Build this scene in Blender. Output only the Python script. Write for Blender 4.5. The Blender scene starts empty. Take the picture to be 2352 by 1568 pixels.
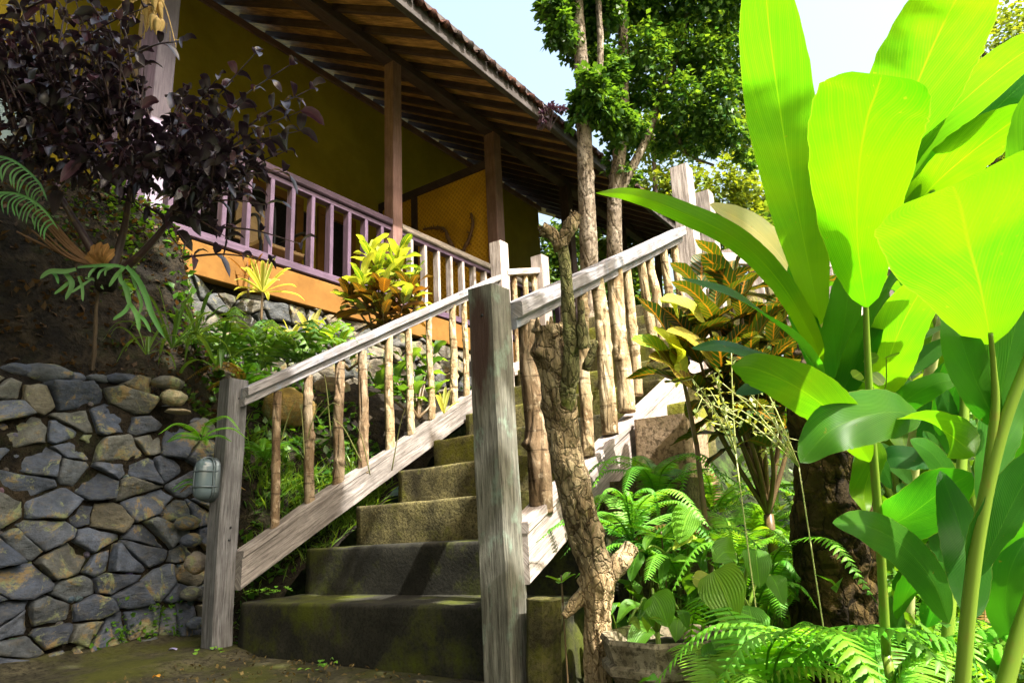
import bpy, math, random
from mathutils import Vector as V, noise
from math import sin, cos, pi, radians, sqrt, exp

SC = bpy.context.scene
COL = SC.collection
# ---------------------------------------------------------------- frame of reference
# world: X runs up the stairs, Y to the left of them, Z up; the lens is at the origin, 0.46 m over the path
AX = V((0.5729, 0.1815, 0.7993)); AY = V((-0.8182, 0.1835, 0.5449)); AZ = V((-0.0478, -0.9661, 0.2536))
FPX = 1568.0
def ray(x, y):
    c = V((x - 1176, y - 784, FPX))
    return V((AX.dot(c), AY.dot(c), AZ.dot(c)))
def P(x, y, d): return ray(x, y) * (d / FPX)            # point d metres along the lens axis
def PX(x, y, X): r = ray(x, y); return r * (X / r.x)
def PY(x, y, Y): r = ray(x, y); return r * (Y / r.y)
def PZ(x, y, Z): r = ray(x, y); return r * (Z / r.z)
def CW(a, b, c): return (V((AX.x, AY.x, AZ.x)) * a + V((AX.y, AY.y, AZ.y)) * b + V((AX.z, AY.z, AZ.z)) * c)
def lerp(a, b, t): return a + (b - a) * t
def sst(a, b, x):
    t = min(1, max(0, (x - a) / (b - a))); return t * t * (3 - 2 * t)
def nz(p, s=1.0, o=0.0): return noise.noise(V((p[0] * s + o, p[1] * s + o * .7, p[2] * s - o)))
GROUND = -0.46

# ---------------------------------------------------------------- node helper and materials
class G:
    def __init__(s, name):
        s.m = bpy.data.materials.new(name); s.m.use_nodes = True
        s.nt = s.m.node_tree; s.b = s.nt.nodes['Principled BSDF']; s.out = s.nt.nodes['Material Output']
    def put(s, sock, v):
        if isinstance(v, bpy.types.NodeSocket): s.nt.links.new(v, sock)
        else:
            if sock.type == 'RGBA' and len(v) == 3: v = (*v, 1)
            sock.default_value = v
    def n(s, t, **k):
        nd = s.nt.nodes.new(t)
        for a, v in k.items():
            if a[0] == 'i' and a[1:].isdigit(): s.put(nd.inputs[int(a[1:])], v)
            elif a.startswith('in_'): s.put(nd.inputs[a[3:].replace('_', ' ')], v)
            else: setattr(nd, a, v)
        return nd
    def co(s, k='Object'): return s.n('ShaderNodeTexCoord').outputs[k]
    def mp(s, v, sc, rot=(0, 0, 0)): return s.n('ShaderNodeMapping', in_Vector=v, in_Scale=sc, in_Rotation=rot).outputs[0]
    def noise(s, v, sc, det=4, ro=.6, dis=0): return s.n('ShaderNodeTexNoise', in_Vector=v, in_Scale=sc, in_Detail=det, in_Roughness=ro, in_Distortion=dis).outputs[0]
    def vor(s, v, sc, f='F1', out=0): return s.n('ShaderNodeTexVoronoi', feature=f, in_Vector=v, in_Scale=sc).outputs[out]
    def ramp(s, f, st):
        r = s.n('ShaderNodeValToRGB', i0=f); e = r.color_ramp.elements
        while len(e) < len(st): e.new(.5)
        for i, (p, c) in enumerate(st):
            e[i].position = p; e[i].color = (c, c, c, 1) if isinstance(c, (int, float)) else (*c, 1)
        return r.outputs[0]
    def mix(s, f, a, b, bl='MIX'):
        m = s.n('ShaderNodeMix', data_type='RGBA', blend_type=bl)
        s.put(m.inputs[0], f); s.put(m.inputs[6], a); s.put(m.inputs[7], b); return m.outputs[2]
    def ma(s, op, a, b=0.0, c=0.0): 
        m = s.n('ShaderNodeMath', operation=op); s.put(m.inputs[0], a); s.put(m.inputs[1], b); s.put(m.inputs[2], c); return m.outputs[0]
    def bump(s, h, st=.5, d=.01): return s.n('ShaderNodeBump', in_Strength=st, in_Distance=d, in_Height=h).outputs[0]
    def attr(s, nm='tint'): return s.n('ShaderNodeAttribute', attribute_name=nm).outputs[0]
    def xyz(s, v): return s.n('ShaderNodeSeparateXYZ', i0=v).outputs
    def fin(s, col, rough=.8, norm=None, spec=.3):
        s.put(s.b.inputs['Base Color'], col); s.put(s.b.inputs['Roughness'], rough); s.b.inputs['Specular IOR Level'].default_value = spec
        if norm: s.put(s.b.inputs['Normal'], norm)
        return s.m

MAT = {}
def wood(name, c0, c1, lich=None, la=.55, stain=None, rough=.8, crack=True, bs=.5):
    g = G(name); uv = g.co('UV'); ob = g.co()
    f = g.noise(g.mp(uv, (75, 4.5, 1)), 1.0, 7, .7, .6)
    f2 = g.noise(g.mp(uv, (230, 9, 1)), 1.0, 4, .65)
    big = g.noise(ob, 5.0, 4)
    c = g.mix(g.ramp(f, [(.38, 0), (.62, 1)]), c0, c1)
    c = g.mix(g.ma('MULTIPLY', g.ramp(f2, [(.36, 1), (.46, 0)]), .75 if crack else .25), c, tuple(v * .3 for v in c0))
    c = g.mix(g.ramp(big, [(.42, .0), (.64, .55)]), c, tuple(v * .62 for v in c0))
    if lich:
        l = g.noise(g.mp(ob, (9, 9, 5)), 1.6, 6, .65)
        c = g.mix(g.ramp(l, [(la, 0), (la + .12, .8)]), c, lich)
    if stain:
        (cx, cy, cz), (rx, ry, rz), sc, amt = stain
        w = g.noise(g.mp(ob, (30, 30, 6)), 1.0, 4)
        v = g.n('ShaderNodeVectorMath', operation='SUBTRACT', i0=ob, i1=(cx, cy, cz)).outputs[0]
        v = g.n('ShaderNodeVectorMath', operation='DIVIDE', i0=v, i1=(rx, ry, rz)).outputs[0]
        d = g.n('ShaderNodeVectorMath', operation='LENGTH', i0=v).outputs[1]
        d = g.ma('ADD', d, g.ma('MULTIPLY', g.ma('SUBTRACT', w, .5), 1.0))
        c = g.mix(g.ramp(d, [(.55, amt), (1.0, 0)]), c, sc)
    h = g.ma('ADD', f, g.ma('MULTIPLY', f2, .6))
    MAT[name] = g.fin(c, rough, g.bump(h, bs, .006), .25); return MAT[name]
wood('weathered_wood', (.085, .083, .085), (.20, .20, .21))
wood('post_wood', (.16, .15, .13), (.38, .36, .33), lich=(.30, .36, .30), la=.56)
wood('newel_wood', (.085, .083, .066), (.235, .23, .19), lich=(.20, .275, .215), la=.54, stain=((-.085, .05, 1.0), (.3, .05, .22), (.05, .024, .018), .92))
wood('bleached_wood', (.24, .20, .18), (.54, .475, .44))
wood('stringer_wood', (.12, .105, .095), (.34, .31, .29))
wood('rail_wood', (.165, .155, .16), (.37, .355, .365), lich=(.20, .23, .29), la=.54)
wood('painted_wood', (.07, .045, .072), (.135, .085, .135), crack=False, rough=.55, bs=.15)
wood('brown_post', (.16, .085, .075), (.25, .15, .13), crack=False, rough=.6, bs=.2)
wood('skylit_post', (.22, .18, .25), (.32, .27, .35), crack=False, rough=.6, bs=.2)  # paler than the other posts, skylight on the first post put into the colour
wood('roof_timber', (.045, .028, .03), (.085, .055, .055), rough=.7, crack=False, bs=.2)
wood('grey_timber', (.05, .042, .04), (.095, .083, .08), rough=.8)
wood('chair_wood', (.40, .26, .12), (.52, .36, .18), crack=False, rough=.45, bs=.1)

def bark(name, c0, c1, c2, sc=12, bs=.9, moss=None, ml=.55, stretch=.35, spots=.62, sa=.8, dist=.02, rings=False, patch=0):
    g = G(name); ob = g.co(); v = g.mp(ob, (1, 1, stretch))
    n1 = g.noise(v, sc, 7, .68, .5); n2 = g.noise(ob, sc * .3, 4); n3 = g.noise(g.mp(ob, (1, 1, .8)), sc * 3.2, 4, .6)
    cr = g.vor(g.mp(ob, (1, 1, stretch * .9)), sc * .9, 'DISTANCE_TO_EDGE')
    c = g.ramp(n1, [(.36, c0), (.5, c1), (.64, c2)])
    c = g.mix(g.ramp(n2, [(.42, 0), (.62, .45)]), c, tuple(x * .55 for x in c1))
    c = g.mix(g.ma('MULTIPLY', g.ramp(n3, [(spots, 0), (spots + .07, 1)]), sa), c, tuple(x * .35 for x in c0))
    if patch:
        pv = g.n('ShaderNodeTexVoronoi', in_Vector=g.mp(g.n('ShaderNodeVectorMath', operation='ADD', i0=ob, i1=g.n('ShaderNodeVectorMath', operation='SCALE', i0=g.n('ShaderNodeTexNoise', in_Vector=ob, in_Scale=18.0, in_Detail=4.0).outputs[1], in_Scale=.07).outputs[0]).outputs[0], (1, 1, .55)), in_Scale=patch)
        c = g.mix(.4, c, g.mix(g.ramp(g.xyz(pv.outputs[1])[0], [(.15, 0), (.85, 1)]), c0, c2)); pe = g.vor(g.mp(g.n('ShaderNodeVectorMath', operation='ADD', i0=ob, i1=g.n('ShaderNodeVectorMath', operation='SCALE', i0=g.n('ShaderNodeTexNoise', in_Vector=ob, in_Scale=18.0, in_Detail=4.0).outputs[1], in_Scale=.07).outputs[0]).outputs[0], (1, 1, .55)), patch, 'DISTANCE_TO_EDGE')
        c = g.mix(g.ramp(pe, [(.01, .5), (.06, 0)]), c, tuple(x * .4 for x in c0)); n1 = g.ma('ADD', n1, g.ma('MULTIPLY', g.ramp(pe, [(0, 0), (.12, 1)]), .22))
    if rings:
        rg = g.noise(g.mp(ob, (.8, .8, 5.5)), 9, 5, .7, .3); c = g.mix(g.ramp(rg, [(.56, 0), (.62, .75)]), c, tuple(x * .45 for x in c0))
        li = g.noise(ob, 26, 4, .6); c = g.mix(g.ramp(li, [(.60, 0), (.66, .7)]), c, tuple(min(1, x * 1.15) for x in c2))
    if moss: c = g.mix(g.ramp(g.noise(ob, 7, 6, .7), [(ml, 0), (ml + .12, .85)]), c, moss)
    if name == 'gnarled_bark':
        zz = g.ma('ADD', g.xyz(ob)[2], g.ma('MULTIPLY', g.ma('SUBTRACT', n2, .5), .35)); c = g.mix(g.ramp(zz, [(.34, .8), (.44, 0)]), c, g.mix(g.ramp(n1, [(.42, 0), (.56, 1)]), (.30, .19, .085), (.58, .42, .23)))
    h = g.ma('ADD', n1, g.ma('MULTIPLY', g.ramp(cr, [(0, 0), (.12, 1)]), .35))
    MAT[name] = g.fin(c, .9, g.bump(h, bs, dist), .15); return MAT[name]
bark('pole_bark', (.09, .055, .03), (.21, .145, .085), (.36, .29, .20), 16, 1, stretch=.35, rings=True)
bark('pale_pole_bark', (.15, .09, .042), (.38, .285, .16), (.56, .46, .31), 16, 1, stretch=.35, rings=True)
bark('tree_bark', (.10, .075, .05), (.26, .21, .16), (.44, .38, .30), 13, .9, stretch=.45, spots=.53)
bark('dark_bark', (.05, .04, .03), (.11, .08, .055), (.18, .14, .10), 14, .8)
bark('gnarled_bark', (.05, .032, .016), (.31, .225, .12), (.66, .54, .35), 22, 1, moss=(.17, .16, .04), ml=.63, stretch=.35, spots=.58, dist=.03, patch=44)
bark('mossy_branch', (.06, .05, .03), (.22, .20, .09), (.34, .34, .16), 22, 1, moss=(.20, .22, .05), ml=.53, patch=60, spots=.56)
bark('stump_bark', (.010, .007, .004), (.050, .034, .014), (.15, .10, .028), 13, 1, moss=(.17, .12, .018), ml=.60, stretch=.7, dist=.06, patch=24)
bark('stripped_wood', (.42, .27, .12), (.58, .43, .24), (.70, .56, .36), 9, .4, stretch=.15, spots=.75)

def rough_mat(name, stops, sc=8, bs=.6, moss=None, ml=.5, mm=.9, rough=.9, fine=60, spec=.2, dist=.01, sp=.8):
    g = G(name); ob = g.co()
    n1 = g.noise(ob, sc, 6, .65); n2 = g.noise(ob, fine, 4, .7)
    c = g.ramp(n1, stops)
    c = g.mix(g.ramp(n2, [(.40, sp), (.52, 0)]), c, tuple(v * .35 for v in stops[0][1]))
    if moss:
        m = g.noise(ob, sc * .45, 7, .72); 
        c = g.mix(g.ramp(m, [(ml, 0), (ml + .14, mm)]), c, g.mix(n2, tuple(v * .6 for v in moss), moss))
    h = g.ma('ADD', g.ma('MULTIPLY', n1, .7), g.ma('MULTIPLY', n2, .45))
    MAT[name] = g.fin(c, rough, g.bump(h, bs, dist), spec); return MAT[name]
rough_mat('bright_mossy_concrete', [(.36, (.038, .033, .016)), (.52, (.10, .087, .038)), (.68, (.20, .17, .07))], 6, .8, (.15, .155, .010), .47, fine=80, dist=.02, sp=.6)  # moss over a brightened base, sun on the upper steps put into the colour
rough_mat('shaded_step_concrete', [(.36, (.014, .0135, .010)), (.52, (.026, .025, .018)), (.68, (.044, .041, .028))], 5, .6, (.075, .09, .006), .51, fine=90, dist=.008, sp=.5)  # darker copy for the lower steps, their shade put into the colour
rough_mat('path_concrete', [(.36, (.030, .028, .016)), (.52, (.055, .05, .03)), (.66, (.095, .085, .05))], 6, .9, (.065, .072, .01), .48, fine=50)
rough_mat('earth', [(.38, (.003, .0025, .002)), (.52, (.008, .006, .004)), (.66, (.02, .015, .009))], 6, 1, (.05, .07, .015), .6, fine=28, dist=.04)
rough_mat('bank_soil', [(.38, (.006, .0045, .003)), (.52, (.016, .012, .007)), (.66, (.036, .027, .016))], 7, 1, (.02, .026, .007), .55, fine=30, dist=.06)
rough_mat('forest_floor', [(.36, (.008, .010, .004)), (.52, (.018, .026, .007)), (.66, (.04, .055, .014))], 4, 1, (.06, .12, .02), .5, fine=25)
rough_mat('pale_block', [(.38, (.24, .17, .10)), (.62, (.40, .29, .19))], 6, .6, (.14, .13, .05), .55)
rough_mat('planter_concrete', [(.38, (.16, .13, .08)), (.62, (.36, .31, .22))], 9, .7, (.09, .085, .03), .53)
rough_mat('orange_plaster', [(.38, (.16, .075, .016)), (.62, (.225, .11, .026))], 2.5, .12, (.20, .14, .05), .55, mm=.5, fine=9, sp=.15)
rough_mat('yellow_plaster', [(.38, (.29, .225, .016)), (.62, (.40, .31, .028))], 1.1, .05, (.24, .19, .022), .55, mm=.4, rough=.8, fine=3, sp=.12)
rough_mat('terracotta', [(.38, (.03, .014, .011)), (.52, (.07, .028, .02)), (.66, (.13, .05, .03))], 7, .7, (.035, .03, .025), .5)
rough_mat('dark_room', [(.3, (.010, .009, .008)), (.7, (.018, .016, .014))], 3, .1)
rough_mat('floor_tile', [(.3, (.12, .08, .05)), (.7, (.18, .12, .08))], 3, .1)

def stone_mat():
    g = G('wall_stone'); ob = g.co(); t = g.attr()
    n1 = g.noise(ob, 14, 6, .65); n2 = g.noise(ob, 90, 4, .7); n3 = g.noise(g.mp(ob, (1, 1, 2.5), (.2, .5, .1)), 22, 5, .6)
    li = g.noise(ob, 6.5, 8, .75, .6)
    c = g.mix(1.0, t, g.ramp(n1, [(.36, (.6, .6, .6)), (.64, (1.3, 1.3, 1.3))]), 'MULTIPLY')
    c = g.mix(g.ramp(n3, [(.5, 0), (.75, .45)]), c, (.13, .115, .08))
    c = g.mix(g.ramp(li, [(.53, 0), (.58, .85)]), c, g.mix(g.ramp(n1, [(.45, 0), (.55, 1)]), (.19, .22, .11), (.22, .155, .065)))
    c = g.mix(g.ramp(n2, [(.33, .5), (.48, 0)]), c, (.05, .055, .06))
    h = g.ma('ADD', g.ma('MULTIPLY', n3, .9), g.ma('ADD', g.ma('MULTIPLY', n2, .35), n1))
    MAT['wall_stone'] = g.fin(c, .82, g.bump(h, .9, .012), .3)
stone_mat()

def leafmat(name, vein='none', tr=.5, trc=(1.7, 1.45, .5), rough=.42, spec=.4, vc=(.5, .6, .1)):
    g = G(name); t = g.attr(); uv = g.xyz(g.co('UV')); ob = g.co()
    u = g.ma('ABSOLUTE', g.ma('SUBTRACT', uv[0], .5))
    c = g.mix(1.0, t, g.ramp(g.noise(ob, 9, 3), [(.3, (.8, .8, .8)), (.7, (1.15, 1.15, 1.15))]), 'MULTIPLY')
    nrm = None
    if vein == 'stripe':       # fine parallel veins running forward from the midrib
        ph = g.ma('SUBTRACT', g.ma('MULTIPLY', uv[1], 150), g.ma('MULTIPLY', u, 210))
        w = g.ma('SINE', ph)
        c = g.mix(g.ramp(w, [(.0, .0), (.9, .42)]), c, g.mix(1.0, t, (1.75, 1.15, .8), 'MULTIPLY'))
        w2 = g.noise(g.n('ShaderNodeCombineXYZ', i0=g.ma('MULTIPLY', ph, .07), i1=0.0, i2=0.0).outputs[0], 1.0, 3); c = g.mix(g.ramp(w2, [(.42, .45), (.6, 0)]), c, g.mix(1.0, t, (.62, .74, .9), 'MULTIPLY'))
        sp = g.noise(ob, 60, 3, .6); c = g.mix(g.ramp(sp, [(.70, 0), (.73, .6)]), c, (.28, .20, .03)); c = g.mix(g.ramp(u, [(.485, 0), (.5, .5)]), c, (.32, .30, .06))
        c = g.mix(g.ramp(u, [(.005, .7), (.014, 0)]), c, g.mix(1.0, t, (2.2, 1.4, 1.6), 'MULTIPLY'))
        c = g.mix(g.ramp(g.noise(g.mp(ob, (4, 4, 4)), 1, 3), [(.45, 0), (.62, .6)]), c, g.mix(1.0, t, (1.8, 1.1, .6), 'MULTIPLY'))
        nrm = g.bump(g.ma('MULTIPLY', w, .5), .5, .0018)
    elif vein == 'net':        # bold coloured side veins
        ph = g.ma('SINE', g.ma('SUBTRACT', g.ma('MULTIPLY', uv[1], 66), g.ma('MULTIPLY', u, 20)))
        c = g.mix(g.ramp(ph, [(.86, 0), (.98, .7)]), c, vc)
        c = g.mix(g.ramp(u, [(.02, .9), (.06, 0)]), c, vc)
        nrm = g.bump(ph, .4, .002)
    elif vein == 'edge':       # pale margin
        c = g.mix(g.ramp(u, [(.26, 0), (.36, .9)]), c, vc)
        nrm = g.bump(g.ma('SINE', g.ma('MULTIPLY', u, 90)), .3, .002)
    elif vein == 'arc':
        ph = g.ma('SINE', g.ma('MULTIPLY', g.ma('DIVIDE', u, g.ma('ADD', g.ma('MULTIPLY', uv[1], .6), .5)), 70))
        c = g.mix(g.ramp(ph, [(.6, 0), (1, .25)]), c, g.mix(1.0, t, (1.7, 1.5, 1.4), 'MULTIPLY'))
        c = g.mix(g.ramp(u, [(.01, .7), (.03, 0)]), c, g.mix(1.0, t, (1.8, 1.6, 1.4), 'MULTIPLY'))
        nrm = g.bump(ph, .4, .003)
    elif vein == 'plain':
        c = g.mix(g.ramp(u, [(.03, .5), (.08, 0)]), c, g.mix(1.0, t, (1.8, 1.6, 1.5), 'MULTIPLY'))
    g.fin(c, rough, nrm, spec)
    tb = g.n('ShaderNodeBsdfTranslucent', i0=g.mix(1.0, c, trc, 'MULTIPLY'))
    ms = g.n('ShaderNodeMixShader', i0=tr, i1=g.b.outputs[0], i2=tb.outputs[0])
    g.nt.links.new(ms.outputs[0], g.out.inputs[0]); MAT[name] = g.m
leafmat('ginger_leaf', 'stripe', .60, (.86, 1.28, .25), rough=.34)
leafmat('plain_leaf', 'plain', .42, (1.9, 1.6, .5))
leafmat('tree_leaf', 'none', .40, (1.9, 1.6, .5))
leafmat('fern_leaf', 'none', .45, (1.8, 1.6, .5), rough=.5)
leafmat('croton_leaf', 'net', .4, (1.5, 1.5, .5), vc=(.55, .50, .05))
leafmat('croton_orange_leaf', 'net', .35, (1.4, 1.3, .5), vc=(.38, .16, .015))
leafmat('striped_leaf', 'edge', .4, (1.5, 1.4, .6), vc=(.62, .60, .22))
leafmat('broad_leaf', 'arc', .5, (2.0, 1.6, .4), rough=.4)
leafmat('purple_leaf', 'plain', .15, (1.6, 1.0, 1.1), rough=.3, spec=.6)
leafmat('antler_leaf', 'none', .35, (1.4, 1.5, .7), rough=.55)
leafmat('dry_leaf', 'plain', .3, (1.5, 1.2, .6), rough=.7)

def stem_mat(name, c0, c1):
    g = G(name); uv = g.co('UV'); ob = g.co()
    f = g.noise(g.mp(uv, (30, 3, 1)), 1, 4); n = g.noise(ob, 18, 5)
    c = g.mix(f, c0, c1); c = g.mix(g.ramp(n, [(.58, 0), (.72, .6)]), c, (.22, .16, .03))
    MAT[name] = g.fin(c, .4, g.bump(f, .25, .003), .4)
stem_mat('green_stem', (.10, .19, .015), (.20, .31, .035))
stem_mat('brown_stem', (.07, .045, .02), (.15, .10, .05))
stem_mat('purple_stem', (.035, .018, .022), (.07, .04, .045))
stem_mat('pale_stem', (.38, .42, .14), (.52, .54, .24))

def weave_mat(name, a, b, sc):
    g = G(name); ob = g.co(); s = g.xyz(ob)
    d1 = g.ma('SINE', g.ma('MULTIPLY', g.ma('ADD', s[1], g.ma('MULTIPLY', s[2], .9)), sc))
    d2 = g.ma('SINE', g.ma('MULTIPLY', g.ma('SUBTRACT', s[1], g.ma('MULTIPLY', s[2], .9)), sc * 1.02))
    k = g.ma('MAXIMUM', d1, d2); n = g.noise(ob, 3, 4); n2 = g.noise(g.mp(ob, (6, 20, 20)), 1, 4)
    c = g.mix(g.ramp(k, [(.2, 0), (.95, 1)]), a, b)
    c = g.mix(g.ramp(n, [(.35, .55), (.65, 0)]), c, tuple(x * .55 for x in a))
    c = g.mix(g.ma('MULTIPLY', n2, .35), c, tuple(x * .5 for x in a))
    MAT[name] = g.fin(c, .6, g.bump(k, .5, .006), .3)
weave_mat('bamboo_weave', (.62, .31, .015), (.85, .48, .035), 120)
def mat_ceiling():
    g = G('bamboo_mat'); ob = g.co(); s = g.xyz(ob)
    w = g.n('ShaderNodeTexWave', in_Vector=g.mp(ob, (1, .05, .05)), in_Scale=13, in_Distortion=1.5, in_Detail=3, in_Detail_Scale=2).outputs[1]
    n = g.noise(g.mp(ob, (22, 5, 5)), 1, 5)
    c = g.mix(g.ramp(w, [(.2, 0), (.8, 1)]), (.46, .26, .09), (.70, .43, .16))
    c = g.mix(g.ramp(n, [(.4, .7), (.65, 0)]), c, (.10, .055, .03))
    MAT['bamboo_mat'] = g.fin(c, .7, g.bump(w, .3, .005), .2)
mat_ceiling()
def simple(name, c, rough=.5, metal=0, spec=.4, n=.15, sc=20):
    g = G(name); f = g.noise(g.co(), sc, 5)
    cc = g.mix(f, tuple(x * (1 - n) for x in c), tuple(min(1, x * (1 + n)) for x in c))
    g.fin(cc, g.ma('ADD', g.ma('MULTIPLY', f, .2), rough - .1), None, spec); g.b.inputs['Metallic'].default_value = metal
    MAT[name] = g.m
simple('lamp_glass', (.10, .14, .165), .2, 0, .6, .2, 14)
simple('lamp_metal', (.12, .15, .17), .45, .7)
simple('chair_metal', (.03, .032, .036), .4, .5)
simple('sky_tinted_glass', (.30, .42, .47), .15, 0, .6)
simple('picture_dark', (.05, .03, .02), .6)
simple('dried_twig', (.16, .09, .05), .85, 0, .2, .4, 60)
simple('dried_pod', (.52, .36, .14), .7, 0, .2, .35, 40)
simple('petal', (.36, .34, .62), .5)
simple('pebble', (.24, .21, .14), .8, 0, .2, .3, 30)

# ---------------------------------------------------------------- mesh building
class MB:
    def __init__(s): s.v = []; s.f = []; s.uv = []; s.c = []; s.mi = []; s.sm = []
    def add(s, vs, fs, uv=None, col=(1, 1, 1), mi=0, sm=True):
        o = len(s.v); s.v += [tuple(p) for p in vs]
        s.uv += uv if uv else [(p[0], p[2]) for p in vs]
        s.c += col if isinstance(col, list) else [col] * len(vs)
        s.f += [tuple(i + o for i in q) for q in fs]; s.mi += [mi] * len(fs); s.sm += [sm] * len(fs)
    def build(s, name, mat, parent=None, smooth=True, org=None, root=None):
        o3 = V(org) if org is not None else (V(root.location) if root else V((0, 0, 0)))
        me = bpy.data.meshes.new(name)
        me.from_pydata([(p[0] - o3.x, p[1] - o3.y, p[2] - o3.z) for p in s.v], [], s.f)
        l = me.uv_layers.new(name='UVMap'); idx = [0] * len(me.loops); me.loops.foreach_get('vertex_index', idx)
        l.data.foreach_set('uv', [k for i in idx for k in s.uv[i]])
        a = me.color_attributes.new('tint', 'FLOAT_COLOR', 'POINT')
        a.data.foreach_set('color', [k for c in s.c for k in (c[0], c[1], c[2], 1.0)])
        me.polygons.foreach_set('use_smooth', [smooth and k for k in s.sm])
        for m in (mat if isinstance(mat, (list, tuple)) else [mat]): me.materials.append(MAT[m])
        me.polygons.foreach_set('material_index', s.mi)
        me.update()
        ob = bpy.data.objects.new(name, me); COL.objects.link(ob)
        if parent: ob.parent = parent
        elif org is not None: ob.location = o3
        return ob

def tag(o, label=None, cat=None, group=None, kind=None):
    if label: o['label'] = label
    if cat: o['category'] = cat
    if group: o['group'] = group
    if kind: o['kind'] = kind
    return o
def thing(name, label, cat, loc, group=None):
    o = bpy.data.objects.new(name, None); COL.objects.link(o); o.location = loc; o.empty_display_size = .1
    return tag(o, label, cat, group)

def frames(pts):
    T = []
    for i in range(len(pts)):
        a = pts[max(0, i - 1)]; b = pts[min(len(pts) - 1, i + 1)]; T.append((b - a).normalized())
    n = T[0].orthogonal().normalized(); out = []
    for t in T:
        n = (n - t * n.dot(t)); n = n.normalized() if n.length > 1e-6 else t.orthogonal().normalized()
        out.append((t, n, t.cross(n)))
    return out
def crv(pts, n):
    pts = [V(p) for p in pts]
    if len(pts) == 2: return [pts[0].lerp(pts[1], i / n) for i in range(n + 1)]
    q = [pts[0] * 2 - pts[1]] + pts + [pts[-1] * 2 - pts[-2]]; out = []
    L = len(pts) - 1
    for i in range(n + 1):
        t = i / n * L; k = min(int(t), L - 1); t -= k
        a, b, c, d = q[k:k + 4]
        out.append(.5 * ((2 * b) + (c - a) * t + (2 * a - 5 * b + 4 * c - d) * t * t + (3 * b - a - 3 * c + d) * t ** 3))
    return out
def ival(r, t):
    if isinstance(r, (int, float)): return r
    k = t * (len(r) - 1); i = min(int(k), len(r) - 2); return lerp(r[i], r[i + 1], k - i)
def tube(mb, pts, r, n=14, seg=10, amp=0, fq=8, seed=0, col=(1, 1, 1), cap=True, mi=0, knots=(), fur=0, ff=2.2, fl=5):
    c = crv(pts, n); fr = frames(c); vs = []; uv = []; L = 0
    for i, p in enumerate(c):
        if i: L += (p - c[i - 1]).length
        rr = ival(r, i / n); t, a, b = fr[i]
        for j in range(seg + 1):
            th = 2 * pi * j / seg; d = a * cos(th) + b * sin(th)
            k = rr
            if amp or fur:
                q = p + d * rr; k = rr * (1 + amp * (nz(q, fq, seed) + .5 * nz(q, fq * 2.3, seed + 9)))
            if fur:
                q = (cos(th) * ff, sin(th) * ff, L * fl + seed); k *= 1 + fur * (.5 - abs(nz(q, 1.0, seed)) * 1.6 + .35 * nz(q, 3.1, seed))
            for (kt, kth, kr, ks) in knots:
                e = ((i / n - kt) / ks) ** 2 + ((((th - kth + pi) % (2 * pi)) - pi) / .7) ** 2
                k += kr * exp(-e)
            if j == seg and (amp or fur): vs.append(vs[-seg]); 
            else: vs.append(p + d * k)
            uv.append((th * rr, L))
    fs = []
    for i in range(n):
        for j in range(seg):
            a = i * (seg + 1) + j; fs.append((a, a + 1, a + seg + 2, a + seg + 1))
    if cap:
        fs.append(tuple(range(seg - 1, -1, -1))); o = n * (seg + 1); fs.append(tuple(o + j for j in range(seg)))
    mb.add(vs, fs, uv, col, mi)
def beam(mb, p0, p1, w, h, up=(0, 0, 1), n=8, ch=.12, jit=0, seed=0, mi=0, vc=False):
    p0 = V(p0); p1 = V(p1); t = (p1 - p0).normalized(); s = t.cross(V(up)).normalized(); u = s.cross(t)
    c = ch * min(w, h); a = w / 2; b = h / 2
    pr = [(-a + c, -b), (a - c, -b), (a, -b + c), (a, b - c), (a - c, b), (-a + c, b), (-a, b - c), (-a, -b + c)]
    pe = [0]
    for i in range(8): 
        q = pr[(i + 1) % 8]; pe.append(pe[-1] + sqrt((q[0] - pr[i][0]) ** 2 + (q[1] - pr[i][1]) ** 2))
    vs = []; uv = []; fs = []; L = (p1 - p0).length
    for i in range(n + 1):
        o = p0.lerp(p1, i / n)
        if jit: o = o + s * nz(o, 2.0, seed) * jit + u * nz(o, 2.0, seed + 5) * jit
        for j in range(9):
            q = pr[j % 8]; k = 1
            v = o + s * q[0] + u * q[1]
            if vc and i in (0, n): v = v + t * ((o.x - v.x) / t.x)
            if jit and not (vc and i in (0, n)): v = v + (s * nz(v, 9, seed) + u * nz(v, 9, seed + 3)) * jit * .5 if j < 8 else V(vs[-8]) - v + v
            vs.append(v); uv.append((pe[j] + seed * .37, L * i / n + seed * 1.3))
    for i in range(n):
        for j in range(8): a0 = i * 9 + j; fs.append((a0, a0 + 1, a0 + 10, a0 + 9))
    fs.append(tuple(range(7, -1, -1))); fs.append(tuple(n * 9 + j for j in range(8)))
    mb.add(vs, fs, uv, mi=mi, sm=False)
def box(mb, lo, hi, mi=0, ch=.004):
    lo = V(lo); hi = V(hi); c = (lo + hi) / 2
    beam(mb, (lo.x, c.y, c.z), (hi.x, c.y, c.z), hi.y - lo.y, hi.z - lo.z, (0, 0, 1), 1, ch / min(hi.y - lo.y, hi.z - lo.z), mi=mi)

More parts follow.
